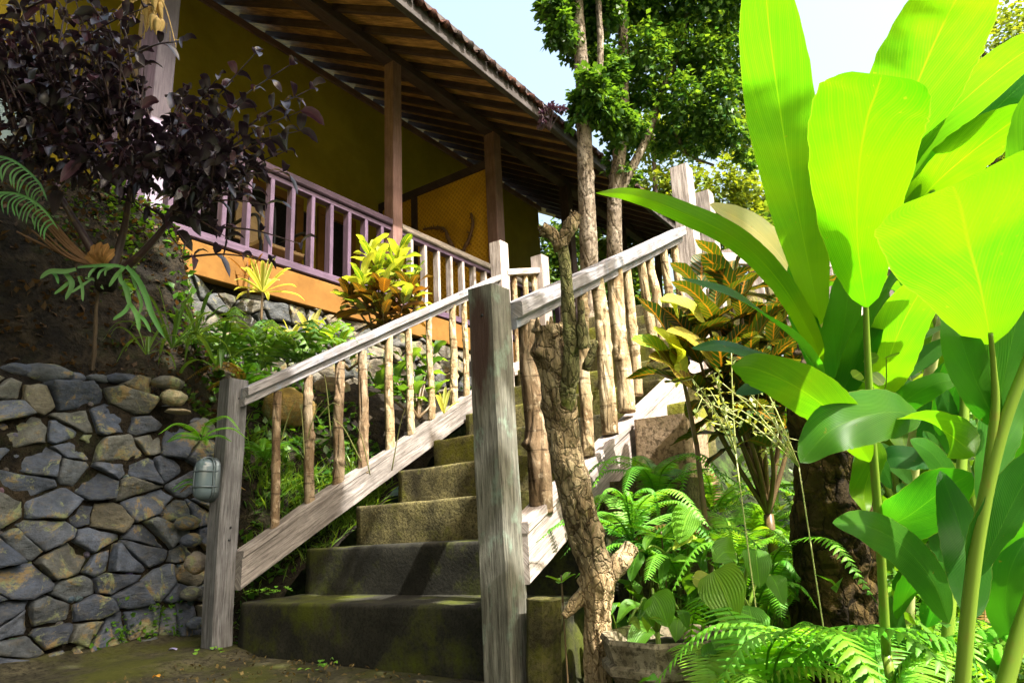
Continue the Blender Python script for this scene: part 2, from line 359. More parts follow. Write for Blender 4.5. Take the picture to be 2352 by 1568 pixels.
def wprof(v, k0=.6, k1=.7, m=.5):
    a = k0; b = k1; pk = a / (a + b); nrm = pk ** a * (1 - pk) ** b
    return (max(v, 0) ** a) * (max(1 - v, 0) ** b) / nrm
def leaf(mb, mid, hw, nrm, n=12, nc=3, fold=.15, k=(.6, .7), wav=0, wf=14, col=(.1, .2, .02), seed=0, rag=0, w0=.0, curl=0):
    """a blade: mid = base..tip control points, hw = half width in metres, nrm = rough facing"""
    c = crv(mid, n); vs = []; uv = []; cc = []; N = V(nrm)
    for i, p in enumerate(c):
        t = (c[min(n, i + 1)] - c[max(0, i - 1)]).normalized(); s = t.cross(N)
        s = s.normalized() if s.length > 1e-5 else t.orthogonal().normalized(); m = s.cross(t)
        v = i / n; w = hw * max(wprof(v, *k), w0 * (1 - v) + .004)
        for j in range(-nc, nc + 1):
            u = j / nc; ww = w
            if rag and abs(j) == nc: ww = w * (1 + rag * noise.noise(V((v * 26, j * 3.1, seed))))
            off = abs(u) * fold * w - curl * w * u * u
            if wav: off += wav * w * abs(u) ** 1.5 * sin(v * wf + seed + (1.7 if u > 0 else 0)) 
            q = p + s * (u * ww) + m * off
            vs.append(q); uv.append((u * .5 + .5, v)); cc.append(col)
    fs = []; W = 2 * nc + 1
    for i in range(n):
        for j in range(W - 1):
            a = i * W + j; fs.append((a, a + 1, a + W + 1, a + W))
    mb.add(vs, fs, uv, cc)
def vcol(a, b, rnd, j=.12):
    t = rnd.random(); k = 1 + rnd.uniform(-j, j)
    return tuple(lerp(a[i], b[i], t) * k for i in range(3))
def leaflet(mb, p, d, up, L, w, col, fold=.25):
    s = d.cross(up); s = s.normalized() if s.length > 1e-4 else d.orthogonal().normalized()
    m = s.cross(d) 
    vs = [p, p + d * L * .42 - s * w + m * w * fold, p + d * L * .42 + m * 0, p + d * L * .42 + s * w + m * w * fold, p + d * L - m * L * .12]
    mb.add(vs, [(0, 2, 1), (0, 3, 2), (1, 2, 4), (2, 3, 4)], [(.5, 0), (0, .42), (.5, .42), (1, .42), (.5, 1)], col)
def rdir(r, zlo=-1, zhi=1):
    z = r.uniform(zlo, zhi); a = r.uniform(0, 2 * pi); q = sqrt(max(0, 1 - z * z)); return V((q * cos(a), q * sin(a), z))
# ---------------------------------------------------------------- ground
R_, T_, X1 = .18, .2903, 1.783
ZC = -.4214
def stepz(k): return k * R_ + ZC
def terr(x, y):
    z = -.56
    if y < 1.15: z += .30 * max(0, x - 2.3) * sst(1.15, .2, y) + .10 * max(0, -y - 1.0)
    z += sst(3.4, 4.2, y) * (.6 + .05 * max(0, x))
    z += sst(6, 40, sqrt(x * x + y * y)) * 5 * sst(-.2, .5, x / (abs(y) + abs(x) + .1))
    return min(z, 9) + .05 * nz((x, y, 0), .9) * (1 if y < 1 else .3)
def ground():
    xs = [-60, -30, -15, -8, -5] + [-3 + .2 * i for i in range(66)] + [11, 13, 16, 20, 28, 40, 60, 90]
    ys = [-80, -50, -30, -20, -14, -10, -8] + [-6 + .2 * i for i in range(55)] + [6, 8, 12, 20, 35, 60]
    m = MB(); n = len(ys)
    m.add([(x, y, terr(x, y)) for x in xs for y in ys], [(i * n + j, (i + 1) * n + j, (i + 1) * n + j + 1, i * n + j + 1) for i in range(len(xs) - 1) for j in range(n - 1)])
    tag(m.build('ground', 'forest_floor'), kind='structure')
ground()
def path():
    m = MB(); nx, ny = 50, 50; vs = []
    for i in range(nx + 1):
        for j in range(ny + 1):
            x = lerp(-3.2, 1.80, i / nx); y = lerp(-.9, 3.03, j / ny)
            e = .05 * sst(.25, 0, 3.03 - y + .1 * nz((x, y, 0), 3)) + .035 * sst(.55, .45, 3.03 - y + .06 * nz((x, 0, 0), 2))
            vs.append((x, y, GROUND + .006 * nz((x, y, 0), 5) - .004 + e))
    m.add(vs, [(i * (ny + 1) + j, (i + 1) * (ny + 1) + j, (i + 1) * (ny + 1) + j + 1, i * (ny + 1) + j + 1) for i in range(nx) for j in range(ny)])
    tag(m.build('path', 'path_concrete'), kind='structure')
path()
def bankz(x, y):
    u = min(1, max(0, (y - 2.70) / .85))
    lo = min(.8, .62 * (x - 1.78) - .42); hi = .92 + .03 * (x - 2)
    right = lerp(lo, hi, sst(0, 1, u) ** .8)
    w = sst(3.04, 3.62, y)
    left = lerp(.60, 1.80 + .1 * nz((x, y, 1), 1.5), w ** .75) if y > 3.02 else lerp(-.6, .60, sst(2.96, 3.02, y))
    z = lerp(left, right, sst(1.72, 2.12 - .0 * y, x + .12 * nz((x, y, 3), 3)))
    return z + .08 * nz((x, y, z), 3.1) + .05 * nz((x, y, z), 7) + .03 * nz((x, y, z), 16)
def bank():
    m = MB(); nx, ny = 130, 44; vs = []
    for i in range(nx + 1):
        for j in range(ny + 1):
            x = lerp(-2.2, 5.6, i / nx); y = lerp(2.67, 3.72, j / ny)
            vs.append((x, y, bankz(x, y)))
    m.add(vs, [(i * (ny + 1) + j, (i + 1) * (ny + 1) + j, (i + 1) * (ny + 1) + j + 1, i * (ny + 1) + j + 1) for i in range(nx) for j in range(ny)])
    tag(m.build('earth_bank', 'bank_soil'), kind='structure')
bank()

# ---------------------------------------------------------------- staircase
def staircase():
    root = thing('concrete_staircase', 'mossy concrete garden staircase climbing between two wooden railings', 'staircase', (X1, 1.85, GROUND))
    for k in range(1, 12):
        x0 = X1 + (k - 1) * T_; z1 = stepz(k); z0 = (GROUND - .1) if k == 1 else stepz(k - 1) - .06
        y0, y1 = 1.08, 2.575
        if k == 1: y1 = 2.615
        x1 = x0 + T_ + (.05 if k < 11 else 1.0); r = .014
        pr = [(x0 + .004 * i, lerp(z0, z1 - r, i / 7)) if False else (x0, lerp(z0, z1 - r, i / 7)) for i in range(8)]
        pr += [(x0 + r * (1 - cos(a)), z1 - r + r * sin(a)) for a in (pi / 6, pi / 3, pi / 2)]
        pr += [(lerp(x0 + r, x1, i / 5), z1) for i in range(1, 6)] + [(x1, z0)]
        ny = 44; vs = []; n = len(pr)
        for j in range(ny + 1):
            y = lerp(y0, y1, j / ny)
            tl = -.016 * (y - 1.5) / 1.15 - (.010 if k == 1 else 0)
            for (px, pz) in pr:
                pz += tl; q = (px, y, pz); d = .007 * nz(q, 6, k) + .004 * nz(q, 22, k)
                vs.append((px + d, y, pz + (.004 * nz(q, 4, k + 3) - (.006 if abs(pz - tl - z1) < .02 else 0) * max(0, nz(q, 11, k)))))
        fs = [(j * n + i, (j + 1) * n + i, (j + 1) * n + i + 1, j * n + i + 1) for j in range(ny) for i in range(n - 1)]
        fs += [tuple(range(n)), tuple(ny * n + i for i in range(n - 1, -1, -1))]
        m = MB(); m.add(vs, fs)
        m.build('step', 'shaded_step_concrete' if k < 3 else 'bright_mossy_concrete', root, root=root)
staircase()
# low pillar remnant that flanks the bottom step on the right
def stub():
    m = MB(); beam(m, PX(1252, 1700, 1.735), PX(1252, 1374, 1.735), .085, .09, (1, 0, 0), 10, .25, .012, 4)
    tag(m.build('concrete_stub', 'bright_mossy_concrete', org=(1.735, 1.1, GROUND - .1)), 'short mossy concrete stub at the foot of the stairs beside the tall newel post', 'stub')
stub()

# ---------------------------------------------------------------- stair railings
def rail_line(p0, p1): return p0, p1
def pole(root, bot, top, r, seed, mat='pole_bark', bend=.004):
    rn = random.Random(seed); b = V(bot); t = V(top); pts = [b]
    for i in range(1, 4): pts.append(b.lerp(t, i / 4) + V((rn.uniform(-1, 1), rn.uniform(-1, 1), 0)) * bend)
    pts.append(t)
    kn = [(rn.uniform(.1, .9), rn.uniform(0, 6.28), r * rn.uniform(.15, .5), rn.uniform(.012, .024)) for _ in range(rn.choice((3, 4, 5)))]
    m = MB(); tube(m, pts, [r * rn.uniform(1, 1.12), r * rn.uniform(.92, 1.05), r * rn.uniform(.88, 1.0)], 60, 18, .025, 20, seed, knots=kn, fur=.09, ff=2.2, fl=5)
    return m.build('baluster', mat, root, root=root)
YL, YR = 2.62, 1.2
def left_railing():
    root = thing('stair_railing', 'left stair railing of weathered timber with bark covered branch balusters', 'railing', (1.74, YL, GROUND), 'railings of the garden stairs')
    m = MB(); beam(m, (1.728, 2.684, GROUND - .08), (1.734, 2.680, .655), .088, .092, (1, 0, 0), 16, .07, .006, 1)
    m.build('post', 'weathered_wood', root, root=root)
    a = PY(562, 893, YL); b = PY(1132, 634, YL)
    m = MB(); beam(m, a + V((-.01, 0, -.018)), b + V((.05, 0, -.005)), .085, .036, (0, 0, 1), 16, .12, .004, 2, vc=True)
    m.build('handrail', 'rail_wood', root, root=root)
    m = MB(); beam(m, a + V((-.01, .006, -.058)), b + V((.05, .006, -.045)), .05, .036, (0, 0, 1), 16, .1, .003, 3, vc=True)
    m.build('rail_batten', 'rail_wood', root, root=root)
    a = PY(546, 1315, YL); b = PY(1100, 918, YL)
    sl = (b - a).normalized(); b2 = a + sl * ((3.75 - a.x) / sl.x)
    m = MB(); beam(m, a, b2, .05, .115, (0, 0, 1), 20, .06, .004, 4, vc=True); s = m.build('stringer', 'stringer_wood', root, root=root)
    m = MB(); beam(m, a + V((.0, .004, .071)), b2 + V((0, .004, .071)), .068, .026, (0, 0, 1), 20, .1, .008, 5, vc=True); m.build('stringer_cap', 'stringer_wood', root, root=root)
    L = [(630, 1215, 638, 905, .019), (712, 1160, 708, 868, .023), (776, 1112, 781, 838, .026), (835, 1080, 832, 812, .025), (897, 1030, 893, 778, .023), (945, 992, 937, 762, .020), (992, 958, 985, 735, .019), (1043, 925, 1040, 708, .023), (1072, 905, 1066, 695, .018)]
    for i, (xb, yb, xt, yt, r) in enumerate(L):
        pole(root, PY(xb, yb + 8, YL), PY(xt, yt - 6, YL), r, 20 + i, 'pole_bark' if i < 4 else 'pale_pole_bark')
    for i, x in enumerate((3.47, 3.6)):
        pole(root, (x, YL, .55 * (x - 1.76) - .06), (x, YL, .555 * (x - 1.76) + .58), .02, 40 + i, 'pale_pole_bark')
    m = MB(); beam(m, (3.735, YL, .72), (3.735, YL, 1.925), .10, .10, (1, 0, 0), 12, .06, .004, 6); m.build('post', 'bleached_wood', root, root=root)
    m = MB(); beam(m, (4.165, 2.55, .72), (4.165, 2.55, 1.93), .105, .10, (1, 0, 0), 12, .06, .004, 7); m.build('post', 'bleached_wood', root, root=root)
    m = MB(); beam(m, (3.76, 2.61, 1.70), (4.14, 2.56, 1.81), .085, .045, (0, 0, 1), 8, .1, .003, 8); m.build('handrail', 'bleached_wood', root, root=root)
    for i, f in enumerate((.3, .62, .88)):
        p = V((3.76, 2.61, 1.68)).lerp(V((4.14, 2.56, 1.79)), f); pole(root, (p.x, p.y, 1.02), p, .021, 50 + i, 'pale_pole_bark')
    m = MB(); beam(m, (3.78, 2.6, 1.0), (4.12, 2.56, 1.09), .06, .09, (0, 0, 1), 6, .08, .003, 9); m.build('stringer', 'bleached_wood', root, root=root)
left_railing()
def nails(root, pts, nrm):
    m = MB()
    for p in pts: tube(m, [V(p), V(p) + V(nrm) * .004], [.0055, .005], 1, 8)
    return m.build('nail_heads', 'chair_metal', root, root=root)
def right_railing():
    root = thing('stair_railing', 'right stair railing nearest the ferns with a big stained newel post', 'railing', (1.74, YR, GROUND), 'railings of the garden stairs')
    m = MB(); beam(m, (1.718, 1.243, GROUND - .1), (1.700, 1.240, .728), .100, .100, (1, 0, 0), 20, .05, .003, 1)
    m.build('newel_post', 'newel_wood', root, root=root)
    a = PY(1172, 708, YR); b = PY(1548, 528, YR)
    m = MB(); beam(m, a + V((0, 0, -.012)), b + V((.06, 0, .004)), .095, .05, (0, 0, 1), 18, .12, .005, 2, vc=True); m.build('handrail', 'rail_wood', root, root=root)
    m = MB(); beam(m, a + V((0, .004, -.055)), b + V((.06, .004, -.039)), .055, .034, (0, 0, 1), 18, .1, .003, 3, vc=True); m.build('rail_batten', 'rail_wood', root, root=root)
    a = PY(1196, 1278, YR); b = PY(1556, 905, YR)
    sl = (b - a).normalized(); b2 = a + sl * ((3.55 - a.x) / sl.x)
    m = MB(); beam(m, a, b2, .055, .135, (0, 0, 1), 20, .06, .006, 4, vc=True); m.build('stringer', 'bleached_wood', root, root=root)
    m = MB(); beam(m, a + V((.0, .004, .083)), b2 + V((0, .004, .083)), .075, .03, (0, 0, 1), 20, .1, .008, 5, vc=True); m.build('stringer_cap', 'bleached_wood', root, root=root)
    L = [(1244, 1170, 1212, 742, .034), (1308, 1085, 1300, 700, .022), (1352, 1040, 1338, 676, .022), (1402, 990, 1370, 645, .031), (1440, 938, 1412, 612, .033), (1465, 900, 1436, 600, .021), (1505, 800, 1468, 580, .021), (1520, 775, 1490, 570, .022), (1548, 790, 1520, 552, .019), (1572, 720, 1546, 540, .02)]
    for i, (xb, yb, xt, yt, r) in enumerate(L):
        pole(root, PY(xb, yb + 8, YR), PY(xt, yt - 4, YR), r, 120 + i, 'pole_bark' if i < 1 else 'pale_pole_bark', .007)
    m = MB(); beam(m, (3.56, 1.195, .55), (3.645, 1.205, 1.975), .105, .105, (1, 0, 0), 14, .05, .004, 6); m.build('post', 'bleached_wood', root, root=root)
right_railing()
for r_ in [o for o in COL.objects if o.name.startswith('stair_railing')]:
    if abs(r_.location.y - YR) < .05: nails(r_, [(1.655, 1.235, .63), (1.657, 1.262, .60), (1.668, 1.25, -.06), (1.668, 1.228, -.10)], (-1, 0, 0))
    else: nails(r_, [(1.735, 2.635, .57), (1.732, 2.635, .03), (1.73, 2.638, -.02)], (0, -1, 0))
def landing_fence():
    a = P(1617, 520, 4.75); root = thing('picket_fence', 'bleached picket fence at the top of the stairs behind the ginger leaves', 'fence', (a.x, a.y, .9))
    t = P(1617, 445, 4.75)
    m = MB(); beam(m, (t.x, t.y, .75), (t.x, t.y, t.z), .10, .10, (1, 0, 0), 8, .06, .004, 1); m.build('post', 'bleached_wood', root, root=root)
    e = V((t.x + 1.3, t.y - 1.2, t.z)); 
    for dz, nm in ((-.48, 'rail'), (-.85, 'rail')):
        m = MB(); beam(m, (t.x, t.y, t.z + dz), (e.x, e.y, e.z + dz), .04, .08, (0, 0, 1), 8, .1, .003, 2); m.build(nm, 'bleached_wood', root, root=root)
    for i in range(9):
        p = V((t.x, t.y, t.z)).lerp(e, .09 + i * .105)
        m = MB(); beam(m, (p.x, p.y + .03, t.z - .95), (p.x, p.y + .03, t.z - .40), .09, .022, (1, 0, 0), 6, .1, .004, i + 3); m.build('picket', 'bleached_wood', root, root=root)
landing_fence()
def bulkhead_lamp():
    c = PX(486, 1100, 1.66); o = V((1.684, 2.70, c.z))
    root = thing('bulkhead_lamp', 'oval bulkhead lamp with wire cage fixed on the left post', 'lamp', o)
    W, H = .043, .088
    def outline(k, n=40):
        r = []
        for i in range(n):
            a = 2 * pi * i / n; y = W * cos(a); z = W * sin(a) + (H - W) * (1 if sin(a) > 0 else -1) * (1 if abs(sin(a)) > 1e-6 else 0)
            r.append((y * k, (z) * (1 - (1 - k) * W / H)))
        return r
    def loft(rings, nm, mat, cap=True):
        m = MB(); vs = []; n = 40
        for k, dx in rings: vs += [(o.x - dx, o.y + y, o.z + z) for y, z in outline(k)]
        fs = [(i * n + j, i * n + (j + 1) % n, (i + 1) * n + (j + 1) % n, (i + 1) * n + j) for i in range(len(rings) - 1) for j in range(n)]
        fs.append(tuple((len(rings) - 1) * n + j for j in range(n))); m.add(vs, fs); return m.build(nm, mat, root, root=root)
    loft([(1.06, 0), (1.08, .012), (1.0, .02), (.97, .021)], 'base', 'lamp_metal')
    loft([(.95, .015), (.95, .035), (.90, .055), (.78, .070), (.55, .080), (.25, .0845), (.05, .085)], 'glass', 'lamp_glass')
    cage = MB()
    ring = [V((o.x - .03, o.y + y * 1.0, o.z + z * 1.0)) for y, z in outline(1.03)]; tube(cage, ring + [ring[0]], .0032, 80, 6)
    for z in (-.032, .032):
        tube(cage, [V((o.x - dx, o.y + W * 1.02 * k, o.z + z)) for k, dx in ((1, .01), (1.0, .045), (.75, .074), (0, .089), (-.75, .074), (-1.0, .045), (-1, .01))], .003, 30, 6)
    tube(cage, [V((o.x - dx, o.y, o.z + H * k)) for k, dx in ((1.03, .01), (1.03, .04), (.85, .07), (.5, .086), (0, .09), (-.5, .086), (-.85, .07), (-1.03, .04), (-1.03, .01))], .003, 40, 6)
    cage.build('cage', 'lamp_metal', root, root=root)
bulkhead_lamp()

# ---------------------------------------------------------------- dry stone work
def clip(poly, a, n):
    out = []
    for i in range(len(poly)):
        p, q = poly[i], poly[(i + 1) % len(poly)]
        dp = (p[0] - a[0]) * n[0] + (p[1] - a[1]) * n[1]; dq = (q[0] - a[0]) * n[0] + (q[1] - a[1]) * n[1]
        if dp <= 0: out.append(p)
        if dp * dq < 0: t = dp / (dp - dq); out.append((p[0] + (q[0] - p[0]) * t, p[1] + (q[1] - p[1]) * t))
    return out
def stonework(mb, u0, u1, v0, v1, cu, cv, seed, to3, tints, gap=.0045, bulge=.026, keep=None):
    """irregular stones filling a rectangle; to3(u, v, h) places a point h in front of the wall face"""
    rn = random.Random(seed); S = []
    nv = max(1, int((v1 - v0) / cv))
    for j in range(-1, nv + 2):
        k = rn.uniform(.8, 1.3); u = u0 - cu
        while u < u1 + cu:
            S.append((u + rn.uniform(-.3, .3) * cu, v0 + (j + .5) * cv + rn.uniform(-.38, .38) * cv, rn.uniform(-.2, .2)))
            u += cu * rn.uniform(.4, 1.6) * k
    asp = cu / cv
    for a in S:
        if not (u0 - .02 < a[0] < u1 + .02 and v0 - .02 < a[1] < v1 + .02): continue
        if keep and not keep(a[0], a[1]): continue
        poly = [(u0, v0), (u1, v0), (u1, v1), (u0, v1)]
        poly = [(max(u0, a[0] - 3 * cu), max(v0, a[1] - 3 * cv)), (min(u1, a[0] + 3 * cu), max(v0, a[1] - 3 * cv)), (min(u1, a[0] + 3 * cu), min(v1, a[1] + 3 * cv)), (max(u0, a[0] - 3 * cu), min(v1, a[1] + 3 * cv))]
        for b in S:
            if b is a or abs(b[0] - a[0]) > 4 * cu or abs(b[1] - a[1]) > 4 * cv: continue
            f = .5 + (a[2] - b[2]) * .5; m = (a[0] + (b[0] - a[0]) * f, a[1] + (b[1] - a[1]) * f); n = ((b[0] - a[0]) / asp, (b[1] - a[1]) * asp)
            poly = clip(poly, m, n)
            if len(poly) < 3: break
        if len(poly) < 3: continue
        cx = sum(p[0] for p in poly) / len(poly); cy = sum(p[1] for p in poly) / len(poly)
        pts = []
        for i in range(len(poly)):
            p, q = poly[i], poly[(i + 1) % len(poly)]; L = sqrt((q[0] - p[0]) ** 2 + (q[1] - p[1]) ** 2); k = max(1, int(L / .014))
            for t in range(k): pts.append((p[0] + (q[0] - p[0]) * t / k, p[1] + (q[1] - p[1]) * t / k))
        n = len(pts)
        for _ in range(0): pts = [((pts[i - 1][0] + 2 * pts[i][0] + pts[(i + 1) % n][0]) / 4, (pts[i - 1][1] + 2 * pts[i][1] + pts[(i + 1) % n][1]) / 4) for i in range(n)]
        sd = rn.uniform(0, 99); g = gap * rn.uniform(.5, 1.4); tx, ty = rn.uniform(-.75, .75), rn.uniform(-.6, .6); hb = rn.uniform(-.012, .014)
        R = [(1.0, -.05), (1.0, -.004), (.985, .012), (.955, .0185), (.8, .021), (.6, .022), (.35, .022), (.12, .022)]
        vs = []
        for (k, h) in R:
            for p in pts:
                dx, dy = p[0] - cx, p[1] - cy; L = sqrt(dx * dx + dy * dy) + 1e-6; kk = k * (1 - g / L) 
                kk *= 1 +   .085 * noise.noise(V((p[0] * 20, p[1] * 20, sd))) + .04 * noise.noise(V((p[0] * 70, p[1] * 70, sd)))
                x, y = cx + dx * kk, cy + dy * kk
                hh = h * bulge / .022 + hb + (tx * dx + ty * dy) * k * .6 + .020 * abs(noise.noise(V((x * 11, y * 11, sd + 4)))) + .008 * noise.noise(V((x * 14, y * 14, sd))) + .005 * noise.noise(V((x * 40, y * 40, sd)))
                vs.append(to3(x, y, hh if h > -.04 else -.05))
        fs = [(r * n + i, r * n + (i + 1) % n, (r + 1) * n + (i + 1) % n, (r + 1) * n + i) for r in range(len(R) - 1) for i in range(n)]
        fs.append(tuple((len(R) - 1) * n + i for i in range(n)))
        t = rn.choice(tints); k = rn.uniform(.75, 1.25); mb.add(vs, fs, None, tuple(c * k for c in t))
TINT = [(.068, .083, .118), (.055, .068, .10), (.09, .105, .14), (.066, .081, .115), (.085, .098, .115), (.10, .105, .10), (.12, .112, .085), (.045, .057, .085), (.062, .077, .112), (.08, .095, .13)]
def stone_wall():
    root = thing('stone_wall', 'dry stone retaining wall of grey rocks left of the stairs', 'wall', (1.1, 3.02, GROUND))
    m = MB()
    def top(u): return .665 + .03 * noise.noise(V((u * 3, 0, 5))) - .14 * sst(1.45, 1.78, u)
    def to3(u, v, h): return (u, 3.0 - h + .06 * (v - .1), v)
    stonework(m, .1, 1.90, GROUND - .02, .70, .138, .092, 23, to3, TINT, keep=lambda u, v: v < top(u) - .01 and (u < 1.74 or v < .5))
    rn = random.Random(44)
    for i in range(130):                                            # chinking stones wedged between the big ones
        u, v = rn.uniform(.5, 1.86), rn.uniform(GROUND, .62)
        if v < top(u) - .03: r = rn.uniform(.008, .017); rock(m, V(to3(u, v, .002)), (r * 1.5, r, r), tuple(c * rn.uniform(.6, 1.2) for c in rn.choice(TINT)), i, rn.uniform(0, 3), 5)
    st = m.build('stonework', 'wall_stone', root, root=root)
    c = MB(); nx = 40; vs = []
    for i in range(nx + 1):
        u = lerp(.05, 1.9, i / nx)
        for (y, z) in ((3.012, GROUND - .1), (3.05, top(u) - .05), (3.08, top(u)), (3.3, top(u) + .02), (3.5, GROUND)): vs.append((u, y, z))
    c.add(vs, [(i * 5 + j, (i + 1) * 5 + j, (i + 1) * 5 + j + 1, i * 5 + j + 1) for i in range(nx) for j in range(4)] + [tuple(nx * 5 + j for j in range(5))])
    c.build('earth_core', 'earth', root, root=root)
    # loose cap stones along the top
    rn = random.Random(3); c = MB()
    for i in range(15):
        u = .35 + i * .1 + rn.uniform(-.03, .03); r = rn.uniform(.04, .075); p = V((u, 3.06 + rn.uniform(-.02, .05), top(u) + .005))
        rock(c, p, (r * 1.3, r * .9, r * rn.uniform(.35, .6)), rn.choice(TINT), i, rn.uniform(0, 6))
    for (x, y, d, sx, sz, t) in ((398, 913, 3.05, .062, .036, (.34, .31, .20)), (385, 880, 3.1, .075, .032, (.10, .10, .09)), (410, 945, 3.05, .06, .012, (.26, .22, .15)), (440, 1240, 2.95, .05, .03, TINT[1]), (452, 1292, 2.9, .055, .045, (.22, .19, .16)), (440, 1362, 2.9, .05, .03, TINT[5]), (452, 1430, 2.88, .05, .025, TINT[0]), (430, 1200, 2.98, .06, .03, TINT[4])):
        rock(c, P(x, y, d), (sx, sx * .8, sz), t, x, .4)
    c.build('loose_stones', 'wall_stone', root, root=root)
def rock(mb, p, r, col, seed, rot=0, n=10):
    vs = []; fs = []
    for i in range(n + 1):
        for j in range(2 * n):
            a = pi * i / n; b = 2 * pi * j / (2 * n); d = V((sin(a) * cos(b), sin(a) * sin(b), cos(a)))
            k = 1 + .22 * noise.noise(d * 1.6 + V((seed, 0, 0))) + .08 * noise.noise(d * 4 + V((seed, 0, 0)))
            q = V((d.x * r[0] * k, d.y * r[1] * k, d.z * r[2] * k)); vs.append((p.x + q.x * cos(rot) - q.y * sin(rot), p.y + q.x * sin(rot) + q.y * cos(rot), p.z + q.z))
    for i in range(n):
        for j in range(2 * n): fs.append((i * 2 * n + j, (i + 1) * 2 * n + j, (i + 1) * 2 * n + (j + 1) % (2 * n), i * 2 * n + (j + 1) % (2 * n)))
    mb.add(vs, fs, None, col)
stone_wall()

# ---------------------------------------------------------------- the house
YV, YW, YE = 3.6, 5.2, 2.78
HX0, HX1 = 1.15, 9.6
def roofz(y): return 3.44 + .585 * (y - YE)
def house():
    root = thing('veranda_house', 'yellow house with a brown veranda under a tiled overhanging roof', 'house', (3.6, 4.4, 1.3))
    def part(m, nm, mat, par=root, smooth=False): return m.build(nm, mat, par, smooth, root=root)
    m = MB(); box(m, (-1.2, YW, 1.3), (8.55, YW + .18, roofz(YW) - .02)); box(m, (8.37, YW + .18, 1.3), (8.55, YW + 3, 4.6)); wall = part(m, 'wall', 'yellow_plaster')
    m = MB(); box(m, (1.7, YW - .03, roofz(YW) - .11), (8.6, YW - .003, roofz(YW) - .03)); part(m, 'wall_plate', 'brown_post')
    m = MB(); box(m, (-.6, 3.56, 1.455), (7.2, 3.66, 1.66)); part(m, 'plinth', 'orange_plaster')
    m = MB(); box(m, (-.6, 3.662, 1.5), (9, YW - .002, 1.645)); part(m, 'veranda_floor', 'floor_tile')
    m = MB(); stonework(m, 1.5, 4.6, .55, 1.452, .15, .11, 21, lambda u, v, h: (u, 3.61 - h, v), [(.10, .10, .10), (.08, .085, .085), (.12, .11, .09), (.06, .065, .07), (.14, .12, .09)], bulge=.02)
    part(m, 'stone_foundation', 'wall_stone', smooth=True)
    m = MB(); box(m, (1.4, 3.628, .3), (4.7, 3.7, 1.454)); part(m, 'foundation_core', 'earth')
    # openings in the wall, their unlit inside painted on as near-black panels
    for (x0, x1, z0, z1) in ((2.5, 3.93, 1.66, 3.12), (4.28, 4.62, 1.9, 3.12), (5.35, 6.0, 1.66, 3.2)):
        m = MB()
        box(m, (x0 - .08, YW - .035, z0), (x0, YW - .003, z1)); box(m, (x1, YW - .035, z0), (x1 + .08, YW - .003, z1)); box(m, (x0 - .08, YW - .035, z1 + .002), (x1 + .08, YW - .003, z1 + .09))
        d = part(m, 'door_frame', 'orange_plaster')
        m = MB(); box(m, (x0 + .003, YW - .012, z0), (x1 - .003, YW - .004, z1 - .002)); part(m, 'dark_opening_panel', 'dark_room', d)
    m = MB(); box(m, (1.05, YW - .04, 2.5), (1.75, YW - .004, 3.3)); w = part(m, 'window', 'painted_wood')
    m = MB(); box(m, (1.10, YW - .05, 2.55), (1.70, YW - .042, 3.25)); part(m, 'pane', 'sky_tinted_glass', w)  # reflected sky put into the pane as a pale blue colour
    # posts
    for x, w in ((1.74, .115), (3.672, .105), (5.1, .125), (6.575, .115), (8.05, .11)):
        m = MB(); beam(m, (x, YV, 1.663), (x, YV, roofz(YV) - .095), w, w, (1, 0, 0), 6, .05); part(m, 'post', 'skylit_post' if x < 2 else 'brown_post' if x < 6 else 'roof_timber')
    m = MB(); beam(m, (1.655, YV - .03, 1.663), (1.655, YV - .03, roofz(YV) - .1), .05, .12, (1, 0, 0), 4, .05); part(m, 'post_trim', 'painted_wood')
    # railing
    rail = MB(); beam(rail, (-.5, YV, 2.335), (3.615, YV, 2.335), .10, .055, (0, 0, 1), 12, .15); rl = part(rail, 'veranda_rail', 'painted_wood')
    m = MB(); beam(m, (3.728, YV, 2.333), (HX1, YV, 2.333), .10, .055, (0, 0, 1), 12, .15); part(m, 'pale_rail', 'bleached_wood', rl)  # stretch past the second post uses a paler wood
    m = MB(); beam(m, (-.5, YV, 2.285), (HX1, YV, 2.285), .06, .035, (0, 0, 1), 12, .1); part(m, 'rail_batten', 'painted_wood', rl)
    m = MB(); beam(m, (-.5, YV, 1.70), (HX1, YV, 1.70), .10, .055, (0, 0, 1), 12, .12); part(m, 'bottom_rail', 'painted_wood', rl)
    x = 1.02
    while x < 9.4:
        x += .167
        if min(abs(x - q) for q in (1.74, 3.672, 5.1, 6.575, 8.05)) < .09: continue
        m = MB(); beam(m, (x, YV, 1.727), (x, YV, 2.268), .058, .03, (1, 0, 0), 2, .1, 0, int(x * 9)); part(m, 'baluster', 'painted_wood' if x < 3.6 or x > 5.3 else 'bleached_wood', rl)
    # partition of woven bamboo between the two verandas
    m = MB(); box(m, (5.085, YV + .07, 1.65), (5.115, YW - .05, 3.47)); pt = part(m, 'bamboo_partition', 'bamboo_weave')
    m = MB(); box(m, (5.06, YV + .064, 3.472), (5.14, YW - .004, 3.555)); part(m, 'partition_beam', 'roof_timber', pt)
    m = MB(); box(m, (5.065, 4.62, 1.66), (5.135, 4.70, 3.47)); box(m, (5.065, YW - .05, 1.66), (5.135, YW - .006, 3.47)); part(m, 'partition_stud', 'roof_timber', pt)
    m = MB(); box(m, (5.07, YV + .07, 1.655), (5.13, YW - .06, 1.74)); part(m, 'partition_sill', 'roof_timber', pt)
    # roof
    m = MB(); vs = []
    for x in (HX0, HX1):
        for y in (YE - .02, 7.4): 
            for dz in (.06, .09): vs.append((x, y, roofz(y) + dz))
